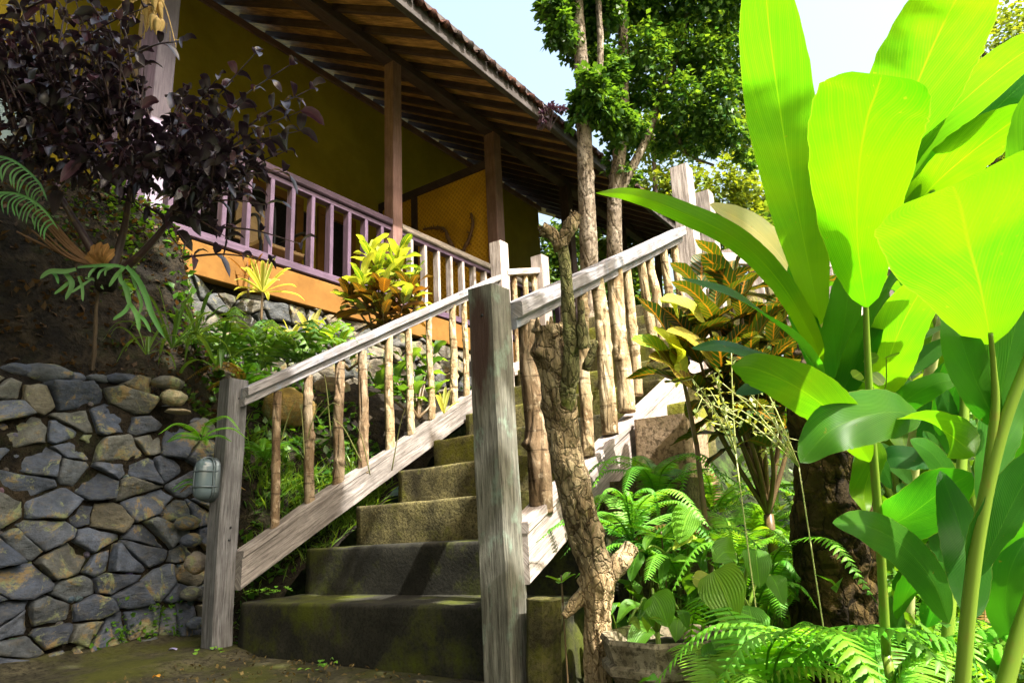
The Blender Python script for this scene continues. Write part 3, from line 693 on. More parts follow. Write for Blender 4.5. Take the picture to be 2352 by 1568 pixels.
    m.add(vs, [(0, 2, 6, 4), (1, 5, 7, 3), (0, 4, 5, 1), (2, 3, 7, 6), (0, 1, 3, 2), (4, 6, 7, 5)]); roof = part(m, 'roof', 'bamboo_mat')
    x = HX0 + .04; i = 0
    while x < HX1:
        m = MB(); beam(m, (x, YE - .01, roofz(YE) + .03), (x, YW + .1, roofz(YW + .1) + .03), .05, .058, (0, 0, 1), 3, .08, 0, i); part(m, 'rafter', 'roof_timber', roof); x += .3; i += 1
    m = MB(); beam(m, (HX0, YV, roofz(YV) - .05), (HX1, YV, roofz(YV) - .05), .11, .10, (0, 0, 1), 4, .08); part(m, 'purlin', 'roof_timber', roof)
    m = MB(); beam(m, (HX0 - .02, YE - .045, 3.505), (HX1, YE - .045, 3.505), .05, .20, (0, 0, 1), 12, .06, .006, 3); part(m, 'fascia', 'grey_timber', roof)
    tiles = MB(); pitch = .142; nx = int((HX1 - HX0 + .1) / pitch); rn = random.Random(8)
    for c in range(nx):
        x0 = HX0 - .04 + c * pitch; y = YE - .11; row = 0
        while y < 7.3:
            dy = .27; jz = rn.uniform(-.006, .006); jx = rn.uniform(-.006, .006); jy = rn.uniform(-.012, .012); prof = []
            for k in range(9):
                a = k / 8; prof.append((x0 + jx + a * pitch, .034 * sin(pi * min(1, a * 1.7)) if a < .59 else -.018 * sin(pi * (a - .59) / .41)))
            vs = []
            for (yy, lift) in ((y + jy, .028), (y + dy + .04, 0.0)):
                for (px, pz) in prof: vs.append((px, yy, roofz(yy) + .115 + lift + pz + jz))
                for (px, pz) in prof: vs.append((px, yy, roofz(yy) + .115 + lift + pz + jz - .014))
            fs = [(k, k + 1, 18 + k + 1, 18 + k) for k in range(8)] + [(9 + k + 1, 9 + k, 27 + k, 27 + k + 1) for k in range(8)] + [(k + 1, k, 9 + k, 9 + k + 1) for k in range(8)]
            tiles.add(vs, fs)
            y += dy; row += 1
            if row > 3: y += 0
        e = [V((x0 + .3 * pitch, YE - .112, roofz(YE - .11) + .135)), V((x0 + .3 * pitch, YE - .07, roofz(YE - .07) + .135))]
        tube(tiles, e, [.03, .034], 2, 10)
    part(tiles, 'tiles', 'terracotta', roof, True)
    return root
house()
def house_things():
    # chair on the veranda
    c = V((3.05, 4.35, 1.65)); root = thing('veranda_chair', 'metal framed chair with tan wooden backrest behind the veranda railing', 'chair', c)
    m = MB(); 
    m = MB(); box(m, c + V((-.21, -.2, .43)), c + V((.21, .2, .46))); m.build('seat', 'chair_wood', root, False, root=root)
    for (x, y) in ((-.2, -.2), (.2, -.2), (-.2, .2), (.2, .2)):
        m = MB(); tube(m, [c + V((x * 1.15, y * 1.15, 0)), c + V((x, y, .45))], .013, 3, 8); m.build('leg', 'chair_metal', root, root=root)
    m = MB()
    for k in range(3): box(m, c + V((-.16 + k * .112, .2, .60)), c + V((-.062 + k * .112, .218, .92)))
    m.build('backrest', 'chair_wood', root, False, root=root)
    m = MB(); tube(m, [c + V((-.2, .21, .45)), c + V((-.2, .21, .9)), c + V((-.15, .21, 1.0)), c + V((.15, .21, 1.0)), c + V((.2, .21, .9)), c + V((.2, .21, .45))], .014, 40, 8)
    for s in (-1, 1): tube(m, [c + V((.23 * s, .2, .66)), c + V((.23 * s, -.16, .66)), c + V((.21 * s, -.2, .45))], .013, 14, 8)
    m.build('frame', 'chair_metal', root, root=root)
    p = V((4.08, YW - .02, 2.95)); m = MB(); box(m, p + V((-.08, -.014, -.13)), p + V((.08, .013, .13)))
    f = thing('wall_picture', 'small dark framed picture on the yellow veranda wall', 'picture', p)
    m.build('frame', 'picture_dark', f, False, root=f)
    m = MB(); box(m, p + V((-.06, -.018, -.11)), p + V((.06, -.0145, .11))); m.build('canvas', 'dark_room', f, False, root=f)
    # dried branch wired to the bamboo partition, as two gnarled arms
    o = PX(1050, 560, 5.05); root = thing('branch_garland', 'dry twisted branch hung as decoration on the woven bamboo partition', 'branch', o)
    for j, line in enumerate(([(973, 527), (990, 524), (1010, 524), (1022, 528), (1030, 548), (1038, 566), (1042, 590)], [(1082, 490), (1086, 515), (1080, 540), (1072, 560), (1058, 585), (1050, 610)])):
        m = MB(); pts = [PX(x, y, 5.055) for x, y in line]; tube(m, pts, [.012, .016, .018, .02, .024], 60, 8, .6, 30, j)
        rn = random.Random(j)
        for k in range(26):
            q = crv(pts, 40)[rn.randrange(2, 39)]; tube(m, [q, q + V((-.01, rn.uniform(-.05, .05), rn.uniform(-.05, .06)))], [.007, .003], 3, 5)
        m.build('branch_arm', 'dried_twig', root, root=root)
    # bunch of dried pods on the first veranda post
    o = P(352, -30, 3.05); root = thing('dried_pod_bunch', 'bunch of dried straw coloured seed pods hanging by the veranda post', 'dried bunch', o)
    rn = random.Random(5); m = MB()
    tips = []
    for i in range(16):
        e = P(352 + rn.uniform(-22, 20), rn.uniform(0, 66), 3.05 + rn.uniform(-.06, .06)); tips.append(e); tube(m, [o, o.lerp(e, .5) + rdir(rn) * .02, e], .0025, 8, 5)
    for (x, y) in ((255, 40), (310, 52), (405, 110), (330, 90), (290, 20), (270, 60)):
        e = P(x, y, 3.0); tube(m, [o, o.lerp(e, .5) + V((0, 0, .05)), e], .002, 10, 5)
        for k in range(3): q = o.lerp(e, .6 + k * .13); tube(m, [q, q + rdir(rn) * .05], .0016, 3, 4)
    m.build('stalks', 'dried_pod', root, root=root)
    m = MB()
    for e in tips: tube(m, [e + V((0, 0, .03)), e, e + V((rn.uniform(-.015, .015), 0, -.055))], [.006, .017, .012, .003], 10, 8, .2, 30)
    m.build('pods', 'dried_pod', root, root=root)
house_things()
def stalk(mb, p, r, rn=None, col=(1, 1, 1)):
    if p.y > 1.2 or p.z < terr(p.x, p.y) + .03: return
    j = (lambda: rn.uniform(-.05, .05)) if rn else (lambda: 0)
    g = V((p.x + j(), p.y + j(), terr(p.x, p.y) - .03)); tube(mb, [g, g.lerp(p, .55) + V((j() * .4, j() * .4, 0)), p], [r * 1.3, r], 8, 6, col=col)
# ---------------------------------------------------------------- ginger plants (big leaves on the right)
GA, GB = (.11, .28, .009), (.16, .35, .011)
def gleaf(root, pts, hw, N=(0, 0, -1), fold=-.14, k=(.62, .75), wav=.10, col=None, seed=0, rag=.06, curl=0, n=36, label=None):
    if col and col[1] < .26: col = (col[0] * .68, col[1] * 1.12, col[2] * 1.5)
    m = MB(); mid = [P(*p) for p in pts]; d = pts[len(pts) // 2][2]
    leaf(m, mid, hw * d / FPX, CW(*N), n, 5, fold, k, wav, 15, col or vcol(GA, GB, random.Random(seed)), seed, rag, .05, curl)
    o = m.build('leaf', 'ginger_leaf', root, root=root)
    return o
def gstem(root, pts, r, mat='green_stem'):
    m = MB()
    if pts[0][1] > 1400: stalk(m, P(*pts[0]), r[0])
    tube(m, [P(*p) for p in pts], r, 24, 10, .04, 9, 3); return m.build('stem', mat, root, root=root)
GG = 'ginger plants with big leaves'
def gingers():
    b = P(2036, 1500, 1.22)
    r = thing('ginger_plant', 'ginger plant with an upright yellow green paddle leaf and slim stem before the rough stump', 'plant', b, GG)
    gstem(r, [(2036, 1500, 1.22), (2022, 1250, 1.2), (2003, 1000, 1.17), (1992, 800, 1.15), (1988, 670, 1.13)], [.0085, .008, .007, .0055, .004])
    gleaf(r, [(1990, 705, 1.13), (1970, 560, 1.02), (1972, 400, .90), (1990, 280, .82), (2012, 215, .78), (2026, 172, .76)], 124, (-.5, .4, -.8), -.10, (.50, .36), .06, (.10, .29, .008), 1)
    gleaf(r, [(1998, 1060, 1.16), (1930, 965, 1.06), (1840, 895, .98), (1745, 850, .93), (1680, 840, .92)], 62, (-.25, .5, -.9), -.12, (.6, .8), .05, (0.144, 0.310, 0.015), 2)
    gleaf(r, [(2118, 958, 1.12), (2060, 946, 1.06), (1985, 955, 1.02), (1905, 990, 1.0), (1838, 1062, 1.0)], 64, (-.1, -.3, -.95), -.25, (.5, .62), .08, (.085, .19, .014), 3)
    gleaf(r, [(2070, 955, 1.1), (2125, 965, 1.03), (2185, 1000, .98), (2240, 1045, .95)], 60, (0, .5, -.9), -.1, (.6, .6), .06, (0.144, 0.310, 0.015), 4)
    gleaf(r, [(2012, 1010, 1.2), (2005, 1060, 1.2), (1985, 1130, 1.22), (1990, 1180, 1.2)], 42, (.2, -.1, -1), -.2, (.5, .8), .05, GA, 5)
    gleaf(r, [(2022, 1215, 1.2), (2085, 1185, 1.15), (2160, 1130, 1.1), (2232, 1085, 1.06)], 62, (.1, -.5, -.85), .18, (.55, .6), .06, (.07, .17, .014), 6)
    gleaf(r, [(2180, 1430, 1.12), (2140, 1330, 1.1), (2070, 1250, 1.06), (1990, 1207, 1.03), (1912, 1200, 1.02)], 50, (-.3, -.5, -.8), -.2, (.6, .75), .06, (.08, .19, .014), 7)
    b = P(1975, 1490, 2.15)
    r = thing('ginger_plant', 'ginger plant with the tallest leaf and a long drooping leaf reaching the stair rail', 'plant', b, GG)
    gstem(r, [(1975, 1490, 2.15), (1945, 1150, 2.08), (1925, 950, 1.9), (1900, 840, 1.6), (1884, 680, 1.4)], [.013, .012, .011, .008, .005])
    gleaf(r, [(1885, 745, 1.40), (1845, 546, 1.24), (1812, 378, 1.10), (1790, 240, .98), (1766, 60, .86), (1752, -140, .76)], 80, (-.45, .4, -.85), -.12, (.52, .62), .05, (.115, .27, .014), 11, rag=.04)
    gleaf(r, [(1885, 845, 1.36), (1868, 780, 1.3), (1800, 660, 1.2), (1700, 556, 1.12), (1560, 486, 1.06), (1450, 448, 1.02), (1368, 443, 1.0)], 29, (-.30, .45, -.85), -.15, (.62, .85), .07, (.15, .33, .012), 12)
    gleaf(r, [(1893, 850, 1.42), (1852, 690, 1.44), (1790, 585, 1.44), (1715, 515, 1.42), (1630, 470, 1.38)], 44, (-.1, -.45, -.9), .1, (.55, .6), .06, (.38, .47, .26), 13)  # sun sheen on this blade put in as a paler colour
    gleaf(r, [(1888, 860, 1.36), (1845, 800, 1.3), (1770, 735, 1.23), (1680, 680, 1.18), (1562, 638, 1.15)], 36, (-.4, -.8, -.6), .25, (.55, .7), .05, (.075, .19, .014), 14)
    gleaf(r, [(1892, 905, 1.36), (1830, 850, 1.3), (1750, 815, 1.26), (1660, 792, 1.22), (1588, 800, 1.2)], 34, (-.2, -.8, -.6), -.15, (.6, .7), .05, (.06, .16, .014), 15)
    gleaf(r, [(1900, 930, 1.42), (1830, 900, 1.4), (1760, 880, 1.38), (1690, 905, 1.36)], 36, (-.2, -.8, -.6), -.15, (.6, .7), .05, (.045, .13, .014), 16)
    gleaf(r, [(1912, 900, 1.42), (1930, 800, 1.38), (1945, 700, 1.33), (1955, 590, 1.3)], 52, (.1, -.2, -1), -.2, (.55, .7), .06, (.075, .19, .014), 17)
    gleaf(r, [(1918, 930, 1.42), (1960, 850, 1.36), (1995, 760, 1.3), (2040, 660, 1.28)], 34, (-.3, -.3, -.9), -.25, (.55, .7), .06, (.075, .18, .014), 18)
    b = P(2205, 1640, .98)
    r = thing('ginger_plant', 'ginger plant nearest on the right with a thick stem and huge cupped leaf', 'plant', b, GG)
    gstem(r, [(2205, 1640, .98), (2225, 1400, .97), (2252, 1200, .96), (2295, 1010, .95), (2352, 850, .94), (2400, 740, .93)], [.0105, .010, .0095, .0085, .007, .006])
    gstem(r, [(2262, 1160, .96), (2285, 950, .95), (2283, 850, .94), (2275, 765, .92)], [.008, .006, .004, .003])
    gleaf(r, [(2277, 790, .95), (2252, 660, .87), (2225, 560, .79), (2205, 470, .73), (2188, 425, .70)], 172, (-.4, .4, -.85), -.10, (.55, .34), .05, (0.128, 0.300, 0.016), 21, rag=.03)
    gleaf(r, [(2292, 980, .96), (2240, 870, .95), (2205, 770, .95), (2180, 665, .96)], 45, (-.35, -.1, -1), -.2, (.5, .7), .05, (.075, .19, .014), 22)
    gleaf(r, [(2290, 960, .97), (2310, 850, .96), (2335, 740, .95), (2370, 640, .94)], 66, (.3, 0, -1), -.2, (.5, .7), .05, (.075, .185, .014), 23)
    gleaf(r, [(2262, 1180, .97), (2300, 1020, 1.0), (2330, 930, 1.02), (2390, 830, 1.04)], 62, (.3, -.2, -.9), -.2, (.55, .7), .05, (.08, .19, .014), 24)
    gleaf(r, [(2240, 1330, .98), (2290, 1230, .96), (2340, 1130, .95), (2420, 1000, .94)], 70, (.3, -.2, -.9), -.2, (.55, .7), .05, (.06, .165, .014), 25)
    gleaf(r, [(2235, 1420, 1.0), (2225, 1290, 1.02), (2200, 1190, 1.05), (2160, 1080, 1.07)], 48, (-.3, -.2, -.9), -.2, (.5, .7), .05, (.065, .17, .014), 26)
    b = P(2085, 1450, 1.75)
    r = thing('ginger_plant', 'ginger plant with a pale sunlit stem standing behind the slim stemmed one', 'plant', b, GG)
    gstem(r, [(2085, 1450, 1.75), (2088, 1150, 1.7), (2105, 1000, 1.66), (2135, 860, 1.62), (2165, 720, 1.58)], [.016, .018, .017, .013, .008], 'pale_stem')
    gleaf(r, [(2005, 960, 1.5), (2030, 860, 1.40), (2075, 740, 1.26), (2150, 610, 1.12)], 64, (-.3, .4, -.9), -.1, (.55, .62), .06, (0.136, 0.310, 0.016), 31)
    gleaf(r, [(2012, 880, 1.5), (2070, 850, 1.48), (2130, 815, 1.46), (2190, 772, 1.45)], 28, (0, -.7, -.7), .1, (.55, .7), .05, (.055, .15, .02), 32)
    gleaf(r, [(2010, 870, 1.48), (2055, 830, 1.44), (2110, 780, 1.4), (2170, 745, 1.4)], 20, (0, -.9, -.3), .1, (.55, .7), .05, (.10, .21, .04), 33)
    gleaf(r, [(2140, 1060, 1.6), (2150, 980, 1.58), (2160, 900, 1.54), (2200, 815, 1.5)], 62, (.1, -.1, -1), .15, (.5, .6), .05, (.045, .14, .02), 34)
    gleaf(r, [(2040, 1010, 1.6), (2020, 960, 1.58), (2060, 905, 1.55), (2125, 890, 1.52)], 34, (0, -.5, -.9), .2, (.55, .6), .05, (.045, .14, .02), 35)
    gleaf(r, [(2020, 1060, 1.62), (2060, 1050, 1.6), (2110, 1060, 1.58), (2140, 1075, 1.56)], 30, (0, -.5, -.9), .2, (.55, .6), .05, (.04, .125, .02), 36)
    gleaf(r, [(2095, 1110, 1.66), (2050, 1060, 1.64), (2000, 1045, 1.62), (1960, 1080, 1.6)], 30, (0, -.5, -.9), .2, (.55, .6), .05, (.05, .14, .02), 37)
    gleaf(r, [(2015, 720, 1.5), (2040, 660, 1.48), (2080, 610, 1.46), (2130, 575, 1.45)], 26, (-.4, -.8, -.2), .1, (.55, .7), .05, (.10, .22, .04), 38)
    gleaf(r, [(2150, 700, 1.58), (2110, 630, 1.55), (2090, 560, 1.5), (2068, 440, 1.45)], 48, (-.1, -.1, -1), -.15, (.5, .7), .05, (.05, .17, .014), 39)
    b = P(2330, 1500, 1.6)
    r = thing('ginger_plant', 'ginger plant at the right edge with slanting leaves rising behind the huge cupped leaf', 'plant', b, GG)
    gstem(r, [(2330, 1500, 1.6), (2320, 1200, 1.56), (2290, 900, 1.5), (2230, 600, 1.42), (2140, 440, 1.36)], [.016, .015, .013, .010, .006])
    gstem(r, [(2170, 1560, 1.3), (2185, 1350, 1.32), (2205, 1130, 1.35), (2215, 900, 1.38), (2190, 700, 1.4)], [.011, .011, .010, .008, .005])
    gstem(r, [(2300, 1600, 1.0), (2352, 1420, 1.0), (2420, 1250, 1.0)], [.012, .011, .010], 'green_stem')
    gleaf(r, [(2040, 420, 1.4), (2072, 290, 1.27), (2120, 160, 1.14), (2180, 30, 1.02), (2260, -110, .92)], 104, (-.4, .4, -.85), -.12, (.5, .6), .05, (0.120, 0.290, 0.016), 41)
    gleaf(r, [(2060, 440, 1.38), (2120, 325, 1.33), (2220, 225, 1.27), (2340, 128, 1.16), (2430, 85, 1.1)], 52, (-.3, .5, -.85), -.15, (.6, .7), .07, (0.136, 0.300, 0.020), 42)
    gleaf(r, [(2080, 500, 1.42), (2150, 420, 1.38), (2250, 335, 1.28), (2380, 240, 1.2)], 66, (-.2, .5, -.9), -.25, (.55, .6), .05, (.15, .30, .010), 43)
    gleaf(r, [(2348, 470, 1.15), (2352, 370, 1.12), (2366, 270, 1.1), (2400, 170, 1.08)], 36, (-.2, 0, -1), -.3, (.5, .6), .05, (0.136, 0.300, 0.020), 44)
    gleaf(r, [(2180, 470, 1.44), (2250, 420, 1.42), (2320, 400, 1.4), (2400, 390, 1.38)], 30, (0, -.8, -.4), .1, (.6, .7), .05, (.05, .16, .014), 45)
    gleaf(r, [(2230, 330, 1.5), (2280, 260, 1.48), (2330, 210, 1.46), (2420, 130, 1.44)], 52, (-.2, -.3, -.9), -.2, (.55, .6), .05, (.06, .20, .014), 46)
    for i, (x0, y0, x1, y1, hw) in enumerate(((2210, 1130, 2310, 1060, 46), (2320, 1260, 2260, 1140, 44), (2190, 1300, 2120, 1190, 40), (2320, 1330, 2400, 1180, 50), (2200, 1010, 2150, 880, 34), (2215, 960, 2290, 860, 36), (2325, 1400, 2230, 1330, 34), (2080, 1480, 2020, 1380, 36), (2130, 1440, 2190, 1350, 34), (2060, 1360, 2140, 1300, 30), (2110, 1330, 2050, 1280, 30), (2280, 1500, 2340, 1400, 40), (2150, 1540, 2090, 1450, 34), (2250, 1560, 2330, 1500, 36), (2320, 1180, 2350, 1060, 36), (2130, 1180, 2060, 1130, 32), (2180, 1080, 2120, 1000, 30), (2050, 1240, 2010, 1150, 28), (2230, 1250, 2180, 1160, 30), (2340, 980, 2290, 900, 34))):
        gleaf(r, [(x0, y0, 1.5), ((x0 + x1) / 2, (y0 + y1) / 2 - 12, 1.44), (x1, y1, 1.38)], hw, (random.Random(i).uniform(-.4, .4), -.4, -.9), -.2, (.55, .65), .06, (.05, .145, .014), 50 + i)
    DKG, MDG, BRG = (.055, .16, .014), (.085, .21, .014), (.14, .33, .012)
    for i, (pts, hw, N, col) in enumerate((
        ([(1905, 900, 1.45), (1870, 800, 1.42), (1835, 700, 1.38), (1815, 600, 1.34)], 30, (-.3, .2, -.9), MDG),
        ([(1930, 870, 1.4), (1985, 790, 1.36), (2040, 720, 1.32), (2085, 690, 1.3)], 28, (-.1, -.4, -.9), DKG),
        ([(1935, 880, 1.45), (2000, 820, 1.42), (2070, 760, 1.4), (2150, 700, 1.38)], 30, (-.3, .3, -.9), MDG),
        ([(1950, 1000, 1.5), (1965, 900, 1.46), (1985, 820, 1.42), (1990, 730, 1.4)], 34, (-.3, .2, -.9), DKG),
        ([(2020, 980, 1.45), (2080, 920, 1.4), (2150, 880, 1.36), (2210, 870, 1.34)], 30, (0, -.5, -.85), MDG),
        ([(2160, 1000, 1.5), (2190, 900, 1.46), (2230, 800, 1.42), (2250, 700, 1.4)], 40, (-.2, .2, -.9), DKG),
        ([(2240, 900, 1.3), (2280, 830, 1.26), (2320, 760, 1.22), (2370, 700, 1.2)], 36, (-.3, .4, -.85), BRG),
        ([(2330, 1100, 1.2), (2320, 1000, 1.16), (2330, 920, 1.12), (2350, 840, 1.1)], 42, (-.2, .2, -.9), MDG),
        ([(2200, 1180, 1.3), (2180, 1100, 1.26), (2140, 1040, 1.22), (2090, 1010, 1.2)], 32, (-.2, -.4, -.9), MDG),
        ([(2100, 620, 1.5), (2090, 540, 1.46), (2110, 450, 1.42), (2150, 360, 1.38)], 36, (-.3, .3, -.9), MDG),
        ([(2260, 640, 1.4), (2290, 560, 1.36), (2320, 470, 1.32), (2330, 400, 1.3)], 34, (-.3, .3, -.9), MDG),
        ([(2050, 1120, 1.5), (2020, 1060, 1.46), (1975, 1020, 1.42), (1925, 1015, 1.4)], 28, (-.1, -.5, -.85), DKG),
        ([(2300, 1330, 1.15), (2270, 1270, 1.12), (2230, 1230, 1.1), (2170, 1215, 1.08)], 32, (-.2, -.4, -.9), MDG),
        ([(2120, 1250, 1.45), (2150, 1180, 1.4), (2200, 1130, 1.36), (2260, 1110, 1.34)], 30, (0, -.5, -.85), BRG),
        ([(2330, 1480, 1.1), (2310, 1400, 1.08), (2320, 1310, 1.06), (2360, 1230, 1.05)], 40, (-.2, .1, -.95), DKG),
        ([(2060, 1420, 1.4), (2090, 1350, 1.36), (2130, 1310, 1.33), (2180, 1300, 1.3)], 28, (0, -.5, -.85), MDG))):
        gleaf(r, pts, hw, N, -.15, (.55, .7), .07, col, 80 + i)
    # deeper ginger thicket
    for q, (x, y, d, h, lab) in enumerate(((2140, 1420, 2.3, 1.15, 'ginger plant deep in the shade between the pale stem and the right edge'), (2290, 1430, 2.2, 1.5, 'ginger plant deep in the thicket behind the slanting leaves at the right edge'), (1990, 1400, 2.6, 1.1, 'ginger plant in the shade just behind the rough stump'), (2400, 1380, 2.6, 1.9, 'ginger plant farthest right, tall and half outside the view'))):
        b = P(x, y, d); rn = random.Random(q + 60)
        r = thing('ginger_plant', lab, 'plant', b, GG)
        up = V((rn.uniform(-.12, .12), rn.uniform(-.12, .12), 1))
        for s_ in range(3):
            m = MB(); e = b + V((rn.uniform(-.15, .15), rn.uniform(-.15, .15), h * rn.uniform(.7, 1))); c = [b + V((rn.uniform(-.1, .1), rn.uniform(-.1, .1), 0)), b.lerp(e, .5) + rdir(rn) * .03, e]
            tube(m, c, [.014, .011, .005], 14, 8); m.build('stem', 'green_stem', r, root=r)
            cc = crv(c, 20); az = rn.uniform(0, 6)
            for k in range(6):
                p = cc[7 + 2 * k + rn.randrange(0, 2)]; a = az + k * 2.6; o = V((cos(a), sin(a), 0)); L = rn.uniform(.26, .42)
                m = MB(); leaf(m, [p, p + o * L * .35 + V((0, 0, L * .42)), p + o * L * .8 + V((0, 0, L * .5)), p + o * L * 1.1 + V((0, 0, L * .3))], L * .15, V((-o.x * .5, -o.y * .5, 1)), 14, 3, .15, (.55, .7), .06, 14, vcol((.05, .13, .012), (.11, .23, .015), rn), k, .03, .04)
                m.build('leaf', 'ginger_leaf', r, root=r)
gingers()

# ---------------------------------------------------------------- stump, dead trunk
def stump():
    b = P(1925, 1560, 1.82); t = P(1893, 830, 1.82)
    root = thing('tree_stump', 'thick dark tree stump with rough lumpy bark behind the ginger stems', 'stump', b)
    m = MB(); mid = P(1918, 1250, 1.82)
    tube(m, [b + V((0, 0, -.15)), b, P(1920, 1400, 1.82), mid, P(1915, 1050, 1.82), P(1905, 930, 1.82), t], [.125, .115, .098, .104, .092, .10, .085], 190, 90, .17, 13, 3, fur=.10, ff=3.2, fl=12)
    m.build('trunk', 'stump_bark', root, root=root)
    rn = random.Random(4)
    m = MB()
    for i in range(9):
        e = P(1850 + rn.uniform(-30, 60), 820 + rn.uniform(-30, 30), 1.8); tube(m, [t, t.lerp(e, .5) + V((0, 0, .03)), e], [.02, .008], 6, 6, .2, 30, i)
    m.build('twigs', 'dark_bark', root, root=root)
stump()
def dead_trunk():
    b = P(1372, 1640, 1.86)
    root = thing('dead_tree_trunk', 'gnarled leaning dead tree trunk planted beside the newel post', 'tree trunk', b)
    D = 1.80
    pts = [(1375, 1650, D), (1374, 1500, D), (1372, 1400, D), (1372, 1320, D), (1345, 1230, D), (1318, 1120, D), (1298, 1010, D), (1285, 900, D), (1272, 810, D), (1262, 745, D)]
    rad = [44, 45, 41, 53, 51, 54, 51, 49, 51, 54, 44]
    m = MB(); tube(m, [P(*p) for p in pts], [r * .68 * D / FPX for r in rad], 220, 64, .12, 12, 7, fur=.22, ff=2.6, fl=9, knots=[(.62, 2.5, .014, .03), (.75, 1.0, .016, .03), (.45, 4.5, .012, .025), (.3, .5, .02, .03), (.86, 3.5, .016, .03), (.9, 1.8, .02, .03)])
    m.build('trunk', 'gnarled_bark', root, root=root)
    m = MB(); tube(m, [P(1382, 1335, D), P(1412, 1302, D), P(1440, 1270, D + .03), P(1452, 1258, D + .04)], [.030, .025, .022, .024], 20, 14, .35, 26, 2); m.build('side_branch', 'gnarled_bark', root, root=root)
    m = MB(); tube(m, [P(1350, 1350, D), P(1322, 1385, D), P(1296, 1415, D - .02)], [.022, .016, .010], 14, 12, .3, 30, 4); m.build('side_branch', 'gnarled_bark', root, root=root)
    # jagged top of the trunk
    m = MB(); rn = random.Random(9)
    for i in range(15):
        q = P(1262 + rn.uniform(-34, 36), 762, D + rn.uniform(-.04, .04)); tube(m, [q, q + V((rn.uniform(-.01, .01), rn.uniform(-.012, .012), rn.uniform(.012, .04)))], [.013, .003], 5, 6, .4, 60, i)
    m.build('splinters', 'gnarled_bark', root, root=root)
    D2 = 1.72
    m = MB(); tube(m, [P(1290, 975, 1.80), P(1308, 880, 1.76), P(1312, 790, D2 + .02), P(1304, 690, D2), P(1298, 610, D2), P(1290, 555, D2)], [.020, .022, .019, .0155, .0145, .0135], 120, 24, .14, 26, 1, fur=.2, ff=1.8, fl=12); br = m.build('upright_branch', 'mossy_branch', root, root=root)
    m = MB(); tube(m, [P(1292, 570, D2), P(1275, 545, D2), P(1255, 532, D2), P(1243, 527, D2)], [.020, .018, .017, .020], 24, 14, .35, 50, 2)
    m.build('broken_fork', 'gnarled_bark', br, root=root)
    m = MB(); tube(m, [P(1290, 560, D2), P(1302, 535, D2), P(1316, 508, D2), P(1322, 490, D2)], [.017, .019, .018, .013], 24, 14, .3, 50, 3)
    for i in range(7):
        q = P(1318 + rn.uniform(-8, 10), 498, D2); tube(m, [q, q + V((0, rn.uniform(-.008, .008), rn.uniform(.008, .022)))], [.006, .001], 3, 5)
    for i in range(6):
        q = P(1248 + rn.uniform(-4, 4), 527 + rn.uniform(-8, 8), D2); tube(m, [q, P(1240 - rn.uniform(0, 8), 527 + rn.uniform(-14, 12), D2)], [.006, .001], 3, 5)
    m.build('broken_fork', 'gnarled_bark', br, root=root)
    m = MB(); tube(m, [P(1345, 850, D2 + .04), P(1365, 795, D2 + .03), P(1372, 790, D2 + .03)], [.012, .009, .007], 12, 10, .4, 40, 5); m.build('twig', 'mossy_branch', root, root=root)
    m = MB(); tube(m, [P(1335, 690, D2), P(1336, 750, D2), P(1345, 800, D2)], [.008, .013, .016], 16, 10, .3, 30, 6); m.build('twig', 'mossy_branch', root, root=root)
dead_trunk()

# ---------------------------------------------------------------- trees
def crown(mb, blobs, n, L, rnd, ca, cb, droop=.2, wr=.34, shell=.35):
    tot = sum(b[1] ** 2 for b in blobs)
    for (c, r, *q) in blobs:
        k = int(n * r * r / tot); sq = q[0] if q else (1, 1, 1)
        cl = [c + V((d.x * sq[0], d.y * sq[1], d.z * sq[2])) * r * (shell + (1 - shell) * rnd.random()) for d in (rdir(rnd) for _ in range(max(3, k // 26)))]
        for _ in range(k):
            p = rnd.choice(cl) + rdir(rnd) * r * .40 * rnd.random() ** .6
            d = (rdir(rnd, -.7, .5) + (p - c).normalized() * .6 - V((0, 0, droop))).normalized()
            l = L * rnd.uniform(.65, 1.25)
            leaflet(mb, p, d, (rdir(rnd) * .7 + V((0, 0, 1))).normalized(), l, l * wr, vcol(ca, cb, rnd))
def tree(name, label, base, trunk, blobs, n, L, ca, cb, seed, branches=(), mat='tree_bark', group=None, cat='tree'):
    root = thing(name, label, cat, base, group); rnd = random.Random(seed)
    m = MB(); tube(m, trunk[0], [q * .82 for q in trunk[1]], 120, 24, .06, 7, seed, fur=.06, ff=2.5, fl=5, knots=[(rnd.uniform(.1, .9), rnd.uniform(0, 6), .012, .008) for _ in range(9)]); m.build('trunk', mat, root, root=root)
    for pts, r in branches:
        m = MB(); tube(m, pts, r, 30, 10, .12, 12, seed); m.build('limb', mat, root, root=root)
    m = MB(); crown(m, blobs, n, L, rnd, ca, cb); m.build('crown', 'tree_leaf', root, root=root)
    return root
